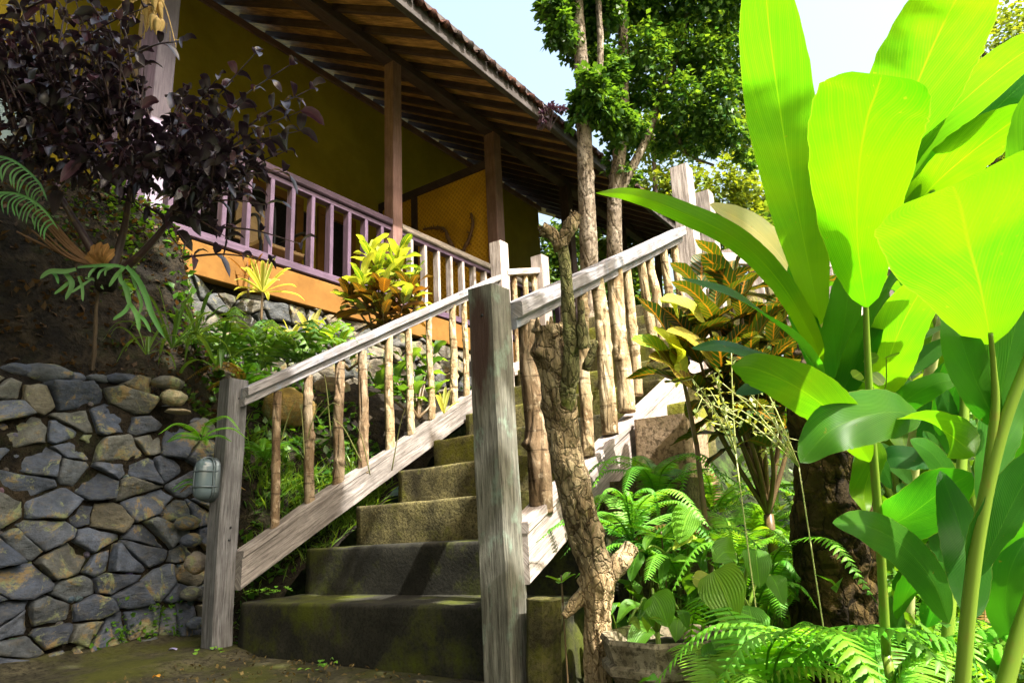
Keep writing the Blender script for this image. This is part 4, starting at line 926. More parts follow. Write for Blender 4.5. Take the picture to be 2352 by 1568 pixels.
def trees():
    D = 6.0; k = D / FPX
    b = P(1358, 800, D); b.z = .3
    DK, LT = (.028, .085, .018), (.09, .20, .026)
    bl = []
    for (x, y, dd, r) in ((1275, 10, 0, 52), (1330, -60, .1, 85), (1295, 70, -.1, 42), (1355, 60, .2, 50), (1320, 120, .1, 34), (1350, 210, -.1, 48), (1335, 255, 0, 40), (1385, 250, 0, 48), (1400, 170, .2, 46), (1365, 130, .2, 40), (1420, 290, .1, 42), (1380, 20, .2, 55)):
        bl.append((P(x, y, D + dd), r * k))
    tree('tree', 'straight pale barked tree closest to the roof edge behind the stairs', b, ([b, P(1356, 700, D), P(1352, 560, D), P(1346, 430, D), P(1342, 300, D), P(1336, 150, D), P(1326, 0, D), P(1322, -200, D)], [.10, .098, .094, .088, .08, .07, .06, .05]), bl, 13000, .064, DK, LT, 1,
         [([P(1342, 260, D), P(1378, 150, D), P(1372, -40, D)], [.03, .03, .025])])
    D = 6.3; k = D / FPX; b = P(1418, 800, D); b.z = .3; bl = []
    for (x, y, dd, r) in ((1440, 0, .3, 80), (1520, 20, .4, 90), (1610, 0, .3, 90), (1680, 40, .3, 70), (1470, 110, 0, 62), (1560, 130, .3, 75), (1640, 130, .2, 76), (1480, 210, .2, 60), (1560, 230, .1, 66), (1640, 230, .1, 66), (1700, 200, .2, 48), (1450, 300, .1, 50), (1530, 320, .3, 44), (1610, 320, .2, 50), (1680, 310, .2, 40), (1420, 370, .1, 34), (1440, 410, 0, 28), (1720, 360, .2, 30), (1500, -120, .2, 120), (1650, -100, .2, 110)):
        bl.append((P(x, y, D + dd), r * k))
    tree('tree', 'forked tree with a leaning limb and wide dark green crown behind the stairs', b, ([b, P(1416, 700, D), P(1412, 560, D), P(1412, 450, D), P(1425, 330, D), P(1432, 150, D), P(1425, -80, D)], [.095, .09, .086, .08, .07, .055, .05]), bl, 27000, .062, (.028, .10, .028), (.13, .25, .03), 2,
         [([P(1414, 460, D), P(1450, 390, D), P(1492, 300, D + .1), P(1520, 210, D + .15), P(1560, 110, D + .2), P(1590, -30, D + .3)], [.05, .042, .036, .032, .028, .02]), ([P(1550, 300, D + .2), P(1580, 355, D + .3), P(1640, 380, D + .3)], [.02, .016, .012])])
    YA, YB = (.10, .17, .02), (.20, .26, .035)
    BT = 'background trees beyond the stairs'
    def bush(name, label, x, y, D, rs, n, L, ca, cb, seed, group=BT, cat='tree'):
        b = P(x, y + 300, D); b.z = terr(b.x, b.y); k = D / FPX; rn = random.Random(seed)
        bl = [(P(x + ox, y + oy, D + rn.uniform(-.4, .4)), r * k) for (ox, oy, r) in rs]
        tree(name, label, b, ([b, b.lerp(bl[0][0], .5) + V((.05, .05, 0)), bl[0][0]], [.09, .07, .03]), bl, n, L, ca, cb, seed, (), 'dark_bark', group, cat)
    bush('leafy_tree', 'sunlit yellow green tree seen low behind the forked tree and stair posts', 1500, 420, 10.5, ((0, -110, 60), (90, -130, 70), (190, -120, 70), (0, 0, 70), (-60, 40, 60), (80, 20, 70), (160, 10, 70), (230, 30, 60), (60, 90, 80), (180, 90, 80), (-40, 130, 80), (250, 120, 70), (-100, 150, 70)), 11000, .10, YA, YB, 5)
    bush('leafy_tree', 'bright light green tree at the upper right behind the ginger leaves', 2260, 120, 9.0, ((0, 0, 90), (90, -60, 100), (60, 90, 90), (-40, 150, 80), (-80, 210, 60), (120, 60, 100), (30, 230, 90), (130, 200, 90), (60, 330, 100), (-70, 320, 80)), 9000, .085, YA, YB, 6)
    bush('leafy_tree', 'shaded green tree seen through the gap beyond the end of the house', 1290, 620, 13, ((-10, -60, 60), (30, -120, 60), (70, -70, 60), (0, 0, 70), (60, 20, 70), (120, 0, 70), (-60, 40, 60), (180, 40, 80), (0, 90, 90), (120, 90, 90)), 9500, .12, (.03, .09, .02), (.10, .18, .03), 7)
    bush('leafy_tree', 'dense dark tree hidden behind the croton right of the stairs', 1800, 560, 8.0, ((0, 0, 100), (120, -20, 100), (-80, 60, 80), (230, 40, 110), (60, 110, 110), (180, 150, 120), (320, 0, 110), (330, 140, 120)), 9000, .09, (.03, .08, .014), (.10, .18, .025), 8)
    b = P(1262, 300, 5.2); root = thing('purple_shrub', 'small purple leaved sprig showing just above the roof tiles', 'shrub', b); rnd = random.Random(4); m = MB()
    for i in range(6):
        e = P(1262 + rnd.uniform(-28, 24), 250 + rnd.uniform(-20, 25), 5.2); tube(m, [b, b.lerp(e, .5), e], [.008, .003], 6, 5)
    m.build('stem', 'purple_stem', root, root=root); m = MB(); crown(m, [(P(1255, 262, 5.2), .075), (P(1278, 250, 5.2), .06), (P(1240, 275, 5.2), .045)], 230, .035, rnd, (.045, .02, .04), (.08, .05, .07)); m.build('foliage', 'purple_leaf', root, root=root)
trees()
def shade_tree():
    b = V((-2.6, 1.9, GROUND)); rnd = random.Random(77)
    bl = [(V((-.2, .2, 4.3)), .95), (V((.50, -1.3, 4.2)), .68), (V((-.6, -1.4, 4.4)), .8), (V((.35, .9, 4.5)), .85), (V((-.9, 1.5, 4.6)), .9), (V((.65, 0, 4.1)), .62), (V((.5, 2.0, 4.7)), .75), (V((-1.5, .2, 4.5)), .8), (V((.52, -1.95, 4.1)), .44), (V((1.0, -.65, 4.05)), .33), (V((1.05, .15, 4.05)), .42), (V((1.38, -.32, 4.05)), .34), (V((1.75, .5, 4.3)), .16), (V((2.0, -.95, 4.1)), .15), (V((2.4, -.55, 4.2)), .15), (V((1.62, -1.25, 4.1)), .13)]
    tree('shade_tree', 'tall spreading tree behind the viewer whose crown shades the stair foot', b, ([b, b + V((.2, -.2, 1.6)), V((-1.6, 1.3, 3.2)), V((-.4, .4, 4.4))], [.16, .13, .10, .05]), bl, 17000, .15, (.02, .06, .012), (.05, .11, .016), 77, [([V((-1.6, 1.3, 3.2)), V((-.6, -.6, 4.1)), V((.5, -1.4, 4.2))], [.07, .05, .02]), ([V((-1.6, 1.3, 3.2)), V((-.6, 1.6, 4.2)), V((.4, 1.9, 4.6))], [.07, .05, .02])])
shade_tree()
def sky_block_trees():  # unseen trees added to block sky light and deepen the shade
    for i, (x, y, h, r, lab) in enumerate(((-4.5, -.5, 3.6, 2.0, 'big dark tree added unseen straight behind the viewer to cut sky light'), (-3.6, 5.2, 4.2, 2.2, 'big dark tree added unseen beyond the stone wall to cut sky light'), (-6.5, 3.0, 5.0, 2.4, 'tallest dark tree added unseen behind and left of the viewer to cut sky light'))):
        b = V((x, y, -.56)); c = V((x, y, h)); rn = random.Random(i)
        bl = [(c + rdir(rn) * r * .55, r * rn.uniform(.6, .8)) for _ in range(7)]
        tree('sky_block_tree', lab, b, ([b, b.lerp(c, .5) + V((.1, .1, 0)), c], [.2, .16, .08]), bl, 5200, .24, (.02, .06, .012), (.05, .11, .016), 90 + i, (), 'dark_bark', 'added sky blocking trees behind the viewer')
sky_block_trees()
# ---------------------------------------------------------------- smaller plants
def inpoly(x, y, pg):
    c = False; j = len(pg) - 1
    for i in range(len(pg)):
        if (pg[i][1] > y) != (pg[j][1] > y) and x < (pg[j][0] - pg[i][0]) * (y - pg[i][1]) / (pg[j][1] - pg[i][1]) + pg[i][0]: c = not c
        j = i
    return c
def purple_shrub():
    b = P(250, 640, 2.75); root = thing('purple_shrub', 'large dark purple leaved shrub overhanging the bank before the veranda', 'shrub', b)
    rn = random.Random(12); pg = [(-60, -40), (180, -40), (330, 120), (440, 210), (520, 330), (600, 390), (560, 440), (440, 510), (400, 470), (300, 440), (180, 420), (-60, 360)]
    st = MB(); lf = MB(); ca, cb = (.013, .008, .014), (.038, .027, .042)
    hub = [P(120, 420, 2.75), P(300, 430, 2.72), P(420, 470, 2.72)]
    for h in hub: tube(st, [b, b.lerp(h, .5) + rdir(rn) * .05, h], [.022, .015, .010], 10, 8)
    def spray(a, e, n, L, sag=.03):
        c = crv([a, a.lerp(e, .5) + V((0, 0, sag)), e], 16); tube(st, c, [.006, .0035, .0018], 12, 5)
        d0 = (e - a).normalized()
        for i in range(n):
            t = .15 + .85 * i / max(1, n - 1); p = c[int(t * 16)]
            for s in (-1, 1):
                o = d0.orthogonal(); o.normalize(); side = (o * s * cos(i * 1.6) + d0.cross(o) * s * sin(i * 1.6))
                d = (side * .8 + d0 * .6 + V((0, 0, rn.uniform(-.5, .25)))).normalized(); l = L * rn.uniform(.45, 1.3)
                leaf(lf, [p, p + d * l * .5 + V((0, 0, .012)), p + d * l - V((0, 0, l * .18))], l * .23, (rdir(rn) * .7 + V((0, 0, 1))), 5, 1, rn.uniform(.1, .5), (.55, .7), 0, 8, vcol(ca, cb, rn) if rn.random() < .85 else vcol((.05, .02, .035), (.10, .05, .07), rn))
    k = 0
    while k < 310:
        x, y = rn.uniform(-60, 600), rn.uniform(-40, 520)
        if not inpoly(x, y, pg): continue
        if 310 < x < 425 and y < 235 and rn.random() < .75: continue
        if x < 75 and 195 < y < 350 and rn.random() < .8: continue
        if rn.random() > sst(-250, 230, y - .25 * x) * .9 + .12: continue
        k += 1; d = rn.uniform(2.45, 3.0); e = P(x + rn.gauss(0, 26), y + rn.gauss(0, 20), d); h = min(hub, key=lambda q: (q - e).length)
        a = h.lerp(e, rn.uniform(.35, .7)) + rdir(rn) * .06
        spray(a, e, rn.choice((3, 4, 5)), rn.uniform(.05, .08))
    for (x0, y0, x1, y1, n) in ((420, 330, 585, 125, 5), (520, 330, 712, 205, 7), (470, 300, 665, 150, 5), (380, 220, 530, 250, 5), (450, 380, 690, 300, 6), (540, 420, 660, 345, 4), (300, 130, 420, 95, 3), (480, 520, 690, 560, 3), (420, 590, 620, 600, 4), (180, 100, 330, 20, 5), (60, 20, 190, -20, 4), (430, 430, 650, 395, 6), (450, 470, 610, 470, 5), (400, 360, 560, 235, 6), (480, 400, 620, 320, 6), (420, 300, 500, 180, 5), (500, 360, 690, 255, 6), (380, 480, 520, 545, 5), (330, 470, 430, 560, 5)):
        spray(P(x0, y0, 2.7), P(x1, y1, 2.6), n, .075, .02)
    st.build('branches', 'purple_stem', root, root=root); lf.build('foliage', 'purple_leaf', root, root=root)
purple_shrub()

def staghorns():
    def strips(root, lst, d, sd, fx, fy):
        rn = random.Random(sd)
        for frond in lst:
            m = MB(); col = vcol((.12, .30, .10), (.19, .42, .15), rn)
            for i, (pts, hw) in enumerate(frond):
                q = [P(fx(u), fy(v), d - .012 * j + .004 * i) for j, (u, v) in enumerate(pts)]
                leaf(m, q, hw * .24 * d / FPX, CW(rn.uniform(-.3, .3), -.25, -1), 12, 2, rn.uniform(.15, .4), (.3, .32), .1, 7, tuple(x * rn.uniform(.9, 1.1) for x in col), i, 0, .7)
            m.build('frond', 'antler_leaf', root, root=root)
    c = P(232, 618, 2.62); root = thing('staghorn_fern', 'staghorn fern with forked green fronds and a brown crown on a thin stake', 'fern', c); rn = random.Random(3)
    L = [[([(500, 425), (430, 440), (330, 440), (262, 488)], 26), ([(330, 432), (370, 470), (385, 520)], 14), ([(420, 440), (475, 520), (430, 625)], 24), ([(460, 500), (420, 540), (355, 588)], 18)],
         [([(515, 470), (540, 540), (545, 635)], 16), ([(600, 490), (540, 530), (465, 580)], 14), ([(560, 480), (640, 500), (680, 556)], 14)],
         [([(510, 412), (640, 400), (760, 400), (840, 420)], 16), ([(830, 405), (900, 480), (960, 600), (1000, 720), (1085, 880)], 28), ([(820, 410), (770, 460), (715, 540)], 20), ([(790, 440), (800, 510), (870, 570)], 18), ([(860, 440), (880, 500), (900, 560)], 16)],
         [([(810, 500), (840, 580), (855, 660)], 30), ([(855, 640), (820, 700), (740, 758)], 20), ([(850, 640), (900, 730), (915, 830)], 22), ([(890, 710), (950, 760), (990, 838)], 16), ([(900, 560), (930, 650), (915, 720)], 18)],
         [([(640, 405), (600, 440), (580, 480)], 13), ([(720, 405), (660, 440), (640, 490)], 13), ([(760, 402), (700, 430), (690, 470)], 12)]]
    strips(root, L, 2.62, 3, lambda u: u * .35, lambda v: 470 + v * .35)
    m = MB()
    for i in range(9):
        a = -1.0 + i * .25; tip = c + CW(sin(a) * .06, -cos(a) * .085 - .02, .02 * (i % 2)); leaf(m, [c + CW(0, -.01, .01), c.lerp(tip, .6) + CW(0, 0, -.012), tip], .016, CW(0, .1, -1), 8, 2, .25, (.3, .35), .3, 20, vcol((.25, .13, .04), (.38, .21, .07), rn), i, .5)
    m.build('shield_frond', 'dry_leaf', root, root=root)
    m = MB(); tube(m, [P(230, 620, 2.63), P(222, 700, 2.66), P(217, 800, 2.66), P(212, 850, 2.66)], [.006, .006, .009, .009], 24, 9, .3, 40); m.build('stake', 'dark_bark', root, root=root)
    m = MB(); rock(m, c + CW(0, .035, .03), (.045, .045, .055), (.05, .045, .04), 3); m.build('root_ball', 'earth', root, root=root)
    c = P(-10, 400, 2.5); root = thing('staghorn_fern', 'staghorn fern with narrow pale fronds at the left edge under the purple shrub', 'fern', c)
    L = []
    for line, n in (([(-60, 1010), (80, 1050), (190, 1130), (270, 1220), (310, 1320)], 13), ([(-60, 1260), (100, 1270), (220, 1320), (310, 1400), (385, 1510)], 14)):
        cc = crv([V((x, y, 0)) for x, y in line], 40); f = [([(x, y) for x, y in line], 11)]
        for i in range(n):
            p = cc[6 + int(33 * i / n)]; l = 150 - 50 * i / n; f.append(([(p.x, p.y), (p.x - l * .35, p.y + 15), (p.x - l * .6, p.y + 55), (p.x - l * .6 + rn.uniform(-25, 20), p.y + 55 + l * .55)], 10))
        L.append(f)
    strips(root, L, 2.5, 4, lambda u: u * .35, lambda v: v * .35)
    b = P(215, 610, 2.7); root = thing('dead_branches', 'bare fibrous brown branch running from the bank down to the staghorn fern', 'branch', b); m = MB(); rn = random.Random(6)
    for i in range(12):
        e = P(70 + rn.uniform(-40, 50), 500 + rn.uniform(-40, 50), 2.66); tube(m, [b, b.lerp(e, .5) + V((0, 0, -.02 + rn.uniform(-.02, .02))), e], [.008, .003], 10, 6, .2, 30)
    m.build('twigs', 'dried_twig', root, root=root)
staghorns()

def croton(name, label, base, tips, L, seed, ca, cb, mats=('croton_leaf',), split=None, nl=11, wr=.19, up=.45):
    root = thing(name, label, 'shrub', base); rn = random.Random(seed); st = MB(); A = MB(); B = MB(); stalk(st, base, .016)
    for (e, k) in tips:
        mid = base.lerp(e, .5) + V((rn.uniform(-.04, .04), rn.uniform(-.04, .04), -.02)); c = crv([base, mid, e], 12); tube(st, c, [.010, .007, .004], 12, 7)
        for i in range(int(nl * k)):
            p = c[12 - (i * 4) // max(1, int(nl * k))]; a = i * 2.4 + rn.uniform(-.3, .3); el = lerp(1.0, -.25, i / (nl * k)) + rn.uniform(-.2, .2)
            d = V((cos(a) * cos(el), sin(a) * cos(el), sin(el))); l = L * rn.uniform(.7, 1.15); h = V((d.x, d.y, 0)) + V((.001, 0, 0))
            old = split and p.z < split and rn.random() < .6; mb = B if old else A
            col = vcol((.05, .06, .012), (.17, .075, .014), rn) if old else vcol(ca, cb, rn)
            leaf(mb, [p, p + d * l * .5 + V((0, 0, l * .04)), p + d * l * .95 - V((0, 0, l * .12))], l * wr, (V((0, 0, 1)) * (1 if abs(el) < .9 else .3) - h * max(0, el) + rdir(rn) * .25), 8, 2, .22, (.6, .65), .18, 12, col, i)
    st.build('stem', 'brown_stem', root, root=root)
    A.build('foliage', mats[0], root, root=root)
    if B.v: B.build('old_foliage', mats[-1], root, root=root)
    return root
def crotons():
    b = P(880, 790, 4.15)
    tips = [(P(x, y, 4.15 + dd), 1) for x, y, dd in ((868, 600, 0), (830, 640, -.1), (910, 610, .1), (945, 650, 0), (880, 660, -.15), (800, 680, 0), (840, 690, -.1), (930, 690, -.1), (960, 700, .05), (880, 720, -.15), (850, 580, .1), (920, 580, .1))]
    croton('croton_shrub', 'yellow green croton shrub with rusty lower leaves behind the left stair rail', b, tips, .19, 5, (.06, .17, .014), (.44, .47, .08), ('croton_leaf', 'croton_orange_leaf'), P(880, 665, 4.15).z, 15, .16)
    b = P(800, 850, 3.9); tips = [(P(x, y, 3.9), .7) for x, y in ((780, 780), (760, 760), (830, 800))]
    croton('young_croton', 'small green croton with broad shiny leaves under the yellow croton', b, tips, .15, 6, (.10, .26, .03), (.30, .42, .06), nl=9)
    b = P(960, 960, 3.9); tips = [(P(x, y, 3.9 + dd), .8) for x, y, dd in ((900, 860, 0), (980, 840, .2), (1000, 800, .3), (930, 830, .1), (860, 880, 0), (1000, 900, .2), (950, 900, 0))]
    croton('glossy_shrub', 'dark green glossy shrub glimpsed between the balusters under the croton', b, tips, .15, 7, (.03, .10, .02), (.12, .25, .05), ('broad_leaf',), nl=9, wr=.24)
    b = P(1765, 1180, 2.3)
    tips = [(P(x, y, d), k) for x, y, d, k in ((1640, 720, 2.2, 1), (1700, 690, 2.25, 1), (1600, 800, 2.2, .9), (1720, 800, 2.2, 1), (1560, 810, 2.15, .7), (1650, 860, 2.2, 1), (1740, 880, 2.2, 1), (1680, 640, 2.35, .9), (1780, 760, 2.3, 1), (1760, 960, 2.15, .9), (1680, 960, 2.2, .8), (1800, 600, 2.4, .8), (1610, 670, 2.3, .6), (1830, 820, 2.35, 1))]
    croton('croton_shrub', 'croton shrub with orange veined dark leaves right of the stair railing', b, tips, .23, 9, (.010, .035, .006), (.065, .11, .010), ('croton_orange_leaf',), None, 13, .16)
    r = thing('croton_sprout', 'bright yellow green croton shoot leaning on the right stringer', 'shrub', P(1540, 900, 2.2)); A = MB()
    for i, (x0, y0, x1, y1, hw, c) in enumerate(((1560, 850, 1450, 780, 30, (.16, .30, .03)), (1570, 850, 1500, 755, 28, (.42, .50, .05)), (1560, 730, 1520, 695, 20, (.36, .42, .05)), (1620, 740, 1520, 690, 26, (.34, .36, .05)), (1640, 830, 1530, 760, 24, (.30, .24, .03)), (1590, 890, 1490, 820, 30, (.18, .12, .02)), (1570, 870, 1545, 790, 26, (.40, .48, .05)))):
        p, e = P(x0, y0, 2.15), P(x1, y1, 2.05); leaf(A, [p, p.lerp(e, .5) + V((0, 0, .025)), e], hw * 2.1 / FPX, CW(-.1, -.7, -.7), 10, 3, .25, (.6, .65), .12, 12, c, i)
    A.build('foliage', 'croton_leaf', r, root=r)
    st = MB(); stalk(st, P(1600, 1020, 2.2), .008); tube(st, [P(1600, 1020, 2.2), P(1580, 920, 2.2), P(1565, 850, 2.15)], [.008, .005], 8, 6); st.build('stem', 'brown_stem', r, root=r)
crotons()
def rosette(name, label, c, n, L, hw, seed, ca, cb, mat='striped_leaf', el=(1.35, .1), stemlen=.12, cat='plant', droop=.25):
    root = thing(name, label, cat, c - V((0, 0, stemlen))); rn = random.Random(seed); m = MB()
    if stemlen > .02:
        s = MB(); sr = .008 if stemlen > .1 else .003; stalk(s, c - V((0, 0, stemlen)), sr * .7); tube(s, [c - V((0, 0, stemlen)), c + V((0, 0, .02))], [sr, sr * .8], 6, 8); s.build('stem', 'brown_stem', root, root=root)
    for i in range(n):
        a = i * 2.4 + rn.uniform(-.2, .2); e = lerp(el[0], el[1], i / n) + rn.uniform(-.12, .12); d = V((cos(a) * cos(e), sin(a) * cos(e), sin(e))); l = L * rn.uniform(.75, 1.1)
        h = V((cos(a), sin(a), 0)); leaf(m, [c, c + d * l * .45, c + d * l * .8 - V((0, 0, l * droop * .35 * cos(e))), c + d * l - V((0, 0, l * droop * cos(e)))], hw, V((0, 0, 1)) - h * max(0, sin(e)) * .9, 10, 2, .35, (.45, .6), 0, 8, vcol(ca, cb, rn), i, 0, .25)
    m.build('foliage', mat, root, root=root); return root
def rosettes():
    rosette('dracaena', 'yellow striped dracaena standing against the orange plinth of the house', P(603, 672, 4.05), 20, .24, .014, 1, (.26, .32, .04), (.46, .46, .10), stemlen=.18)
    rosette('dracaena', 'reddish narrow leaved dracaena sprig left of the yellow striped one', P(572, 640, 4.1), 9, .22, .007, 2, (.12, .05, .02), (.2, .10, .04), 'plain_leaf', stemlen=.12)
    rosette('cordyline', 'pale cream and yellow cordyline sprout low beside the stone foundation', P(712, 775, 4.0), 9, .19, .02, 3, (.42, .42, .12), (.62, .60, .26), el=(1.4, .5), stemlen=.06)
    rosette('cordyline', 'little yellow sprout among palm leaves under the stone foundation', P(668, 780, 3.95), 5, .14, .017, 4, (.34, .38, .05), (.5, .5, .1), el=(1.3, .4), stemlen=.03)
    for i, (x, y, d, n, L, hw, lab) in enumerate(((395, 800, 2.95, 15, .34, .008, 'clump of arching strap leaves on top of the stone wall by the bank'), (450, 770, 3.1, 12, .30, .009, 'arching strap leaved clump at the corner below the stone foundation'), (335, 815, 2.85, 9, .22, .007, 'thin strap leaved tuft beside the staghorn stake'), (500, 850, 3.2, 8, .34, .012, 'broad strap leaved clump just above the left post'))):
        rosette('strap_leaf_plant', lab, P(x, y, d), n, L, hw, 20 + i, (.05, .13, .02), (.13, .24, .05), 'plain_leaf', (1.3, .35), 0, droop=.75)
    rosette('rosette_plant', 'pointed dark rosette between the ferns below the right stringer', P(1520, 1235, 2.0), 8, .16, .016, 31, (.04, .13, .012), (.08, .2, .015), 'plain_leaf', (.6, -.3), .05, droop=.3)
    rosette('sprout', 'tiny bright seedling in front of the dark space under the right stringer', P(1290, 1338, 1.85), 5, .055, .011, 32, (.10, .27, .02), (.16, .34, .03), 'plain_leaf', (.7, .1), .05, droop=.1)
    rosette('cordyline', 'small yellow sprout by the stringer at the upper balusters', P(1020, 950, 3.3), 6, .14, .012, 33, (.34, .40, .06), (.5, .5, .14), el=(1.4, .6), stemlen=.02)
rosettes()

def frond(mb, pts, W, n, rn, ca, cb, lob=.16, sag=.2):
    c = crv(pts, 40); fr = frames(c); col = vcol(ca, cb, rn)
    tube(mb, c, [.0028, .0018, .0008], 20, 5, col=tuple(x * .8 for x in col))
    up = V((0, 0, 1)); b = .66 * sum((c[i + 1] - c[i]).length for i in range(40)) * .88 / n
    for i in range(n):
        t = .12 + .88 * i / n; p = c[min(39, int(t * 40))]; T = fr[min(39, int(t * 40))][0]
        s0 = T.cross(up); s0 = s0.normalized() if s0.length > 1e-3 else T.orthogonal().normalized(); nn = s0.cross(T)
        w = W * (min(1, t * 5) ** .7) * (1 - t) ** .62 + .004
        for sg in (-1, 1):
            d = (s0 * sg + T * .35 - nn * sag * rn.uniform(.4, 1.2)).normalized(); k = 7; vs = []; uv = []
            for j in range(k + 1):
                v = j / k; q = p + d * w * v - up * (w * .18 * v * v); hw = b * .52 * (1 - v ** 1.6) * (1 + (lob if j % 2 else -lob)) + .0004
                vs += [q - T * hw, q + nn * hw * .3, q + T * hw]; uv += [(0, v), (.5, v), (1, v)]
            mb.add(vs, [(j * 3 + a, j * 3 + a + 1, j * 3 + a + 4, j * 3 + a + 3) for j in range(k) for a in (0, 1)], uv, tuple(x * rn.uniform(.88, 1.12) for x in col))
FG = 'ferns growing among the rocks and roots'
def fern(label, base, n, L, W, seed, ca=(.06, .19, .012), cb=(.14, .32, .02), az=None, el=(1.2, .5), extra=()):
    root = thing('fern', label, 'fern', base, FG); rn = random.Random(seed)
    for i in range(n):
        a = (az[0] + (az[1] - az[0]) * (i + .5) / n if az else i * 2.4) + rn.uniform(-.25, .25); e = rn.uniform(el[1], el[0]); l = L * rn.uniform(.75, 1.15); h = V((cos(a), sin(a), 0))
        p1 = base + h * l * .28 * cos(e) + V((0, 0, l * .40 * sin(e))); p2 = base + h * l * .62 + V((0, 0, l * .52 * sin(e))); p3 = base + h * l * .98 + V((0, 0, l * .22 * sin(e) - l * .08))
        dead = seed > 202 and rn.random() < .1; m = MB(); stalk(m, base, .002, rn, (.10, .14, .02)); frond(m, [base, p1, p2, p3], W * rn.uniform(.75, 1.2), 34, rn, (.16, .10, .03) if dead else ca, (.26, .17, .05) if dead else cb); m.build('frond', 'fern_leaf', root, root=root)
    for pts, w in extra:
        m = MB(); frond(m, [P(*q) for q in pts], w, 30, rn, ca, cb, sag=.5); m.build('frond', 'fern_leaf', root, root=root)
def ferns():
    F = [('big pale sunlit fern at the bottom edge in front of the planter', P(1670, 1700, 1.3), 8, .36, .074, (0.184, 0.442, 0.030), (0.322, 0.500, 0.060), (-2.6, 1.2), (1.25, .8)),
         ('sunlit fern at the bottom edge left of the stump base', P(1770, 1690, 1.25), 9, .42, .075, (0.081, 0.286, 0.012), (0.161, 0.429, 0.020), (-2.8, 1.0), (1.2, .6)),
         ('fern at the bottom edge right of the stump among ginger stems', P(2040, 1680, 1.2), 9, .40, .072, (0.092, 0.312, 0.020), (0.172, 0.442, 0.030), None, (1.1, .4)),
         ('fern whose fronds hang in front of the stringer end right of the trunk', P(1450, 1240, 2.05), 9, .30, .05, (0.092, 0.312, 0.030), (0.207, 0.468, 0.060), None, (1.2, .3)),
         ('fern against the pale block below the right stringer', P(1510, 1150, 2.3), 10, .34, .05, (0.057, 0.221, 0.012), (0.138, 0.364, 0.020), None, (1.4, .6)),
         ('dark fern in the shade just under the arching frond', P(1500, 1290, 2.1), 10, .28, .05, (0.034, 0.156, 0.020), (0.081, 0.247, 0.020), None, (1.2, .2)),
         ('fern growing between the planter and the heart leaf plant', P(1560, 1330, 1.95), 8, .27, .045, (0.081, 0.286, 0.020), (0.172, 0.429, 0.030), None, (1.3, .5)),
         ('bright fern in the middle of the undergrowth left of the stump', P(1690, 1290, 2.1), 11, .36, .05, (0.138, 0.364, 0.020), (0.253, 0.500, 0.040), None, (1.3, .3)),
         ('fern touching the left side of the rough stump', P(1790, 1400, 1.85), 9, .32, .045, (0.081, 0.286, 0.014), (0.149, 0.403, 0.020), None, (1.4, .5)),
         ('fern in the back of the undergrowth below the croton', P(1640, 1180, 2.6), 11, .36, .05, (0.115, 0.351, 0.020), (0.230, 0.500, 0.040), None, (1.3, .4)),
         ('fern in the back beside the stump under the croton stems', P(1770, 1240, 2.6), 11, .38, .05, (0.115, 0.351, 0.020), (0.253, 0.500, 0.040), None, (1.3, .4)),
         ('fern in the shade right of the stump at its foot', P(2060, 1540, 1.7), 9, .30, .045, (0.069, 0.247, 0.014), (0.149, 0.390, 0.030), None, (1.2, .4)),
         ('fern at the lower right corner under the thick ginger stem', P(2290, 1590, 1.6), 10, .34, .05, (0.092, 0.286, 0.020), (0.230, 0.468, 0.040), None, (1.2, .4)),
         ('small light fern between stone wall and left post', P(462, 1010, 2.75), 7, .17, .032, (0.092, 0.312, 0.015), (0.161, 0.416, 0.020), None, (1.2, .1)),
         ('fern rooted behind the left post next to the lamp', P(478, 1130, 2.95), 7, .17, .03, (0.057, 0.221, 0.012), (0.115, 0.325, 0.020), None, (1.2, .1)),
         ('fern with feathery leaves under the first balusters', P(610, 1060, 3.2), 9, .24, .04, (0.046, 0.169, 0.012), (0.115, 0.312, 0.020), None, (1.2, .3)),
         ('fern just inside the left rail above the post top', P(560, 880, 3.25), 9, .24, .04, (0.046, 0.169, 0.012), (0.115, 0.325, 0.020), None, (1.0, .1))]
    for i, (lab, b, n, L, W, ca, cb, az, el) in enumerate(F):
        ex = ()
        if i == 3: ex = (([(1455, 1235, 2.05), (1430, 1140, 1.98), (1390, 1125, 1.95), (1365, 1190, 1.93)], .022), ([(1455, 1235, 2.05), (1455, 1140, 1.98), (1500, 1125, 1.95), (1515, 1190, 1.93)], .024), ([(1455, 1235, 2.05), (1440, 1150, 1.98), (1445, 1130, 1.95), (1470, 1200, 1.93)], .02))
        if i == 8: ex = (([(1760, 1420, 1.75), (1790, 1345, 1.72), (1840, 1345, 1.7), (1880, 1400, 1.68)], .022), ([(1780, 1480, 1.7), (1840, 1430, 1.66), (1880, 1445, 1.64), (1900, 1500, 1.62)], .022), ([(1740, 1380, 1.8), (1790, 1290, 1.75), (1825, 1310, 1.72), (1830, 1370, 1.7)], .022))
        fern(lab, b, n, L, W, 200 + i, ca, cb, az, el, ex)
    # feathery palm-like leaves on the bank
    rn = random.Random(31)
    for i, (x, y, d, lab) in enumerate(((600, 850, 3.55, 'feathery palm like plant on the bank below the stone foundation'), (690, 840, 3.7, 'second feathery palm like plant beside the pale cordyline'), (520, 830, 3.4, 'shaded feathery palm like plant over the left post'))):
        b = P(x, y, d); root = thing('palm_seedling', lab, 'palm', b, 'palm seedlings on the bank')
        for k in range(8):
            a = k * 2.4; h = V((cos(a), sin(a), 0)); l = .36 * rn.uniform(.8, 1.2); m = MB()
            frond(m, [b, b + h * l * .3 + V((0, 0, l * .4)), b + h * l * .7 + V((0, 0, l * .45)), b + h * l + V((0, 0, l * .1))], .11, 13, rn, (.04, .12, .015), (.12, .24, .03), .05, .6); m.build('frond', 'fern_leaf', root, root=root)
ferns()
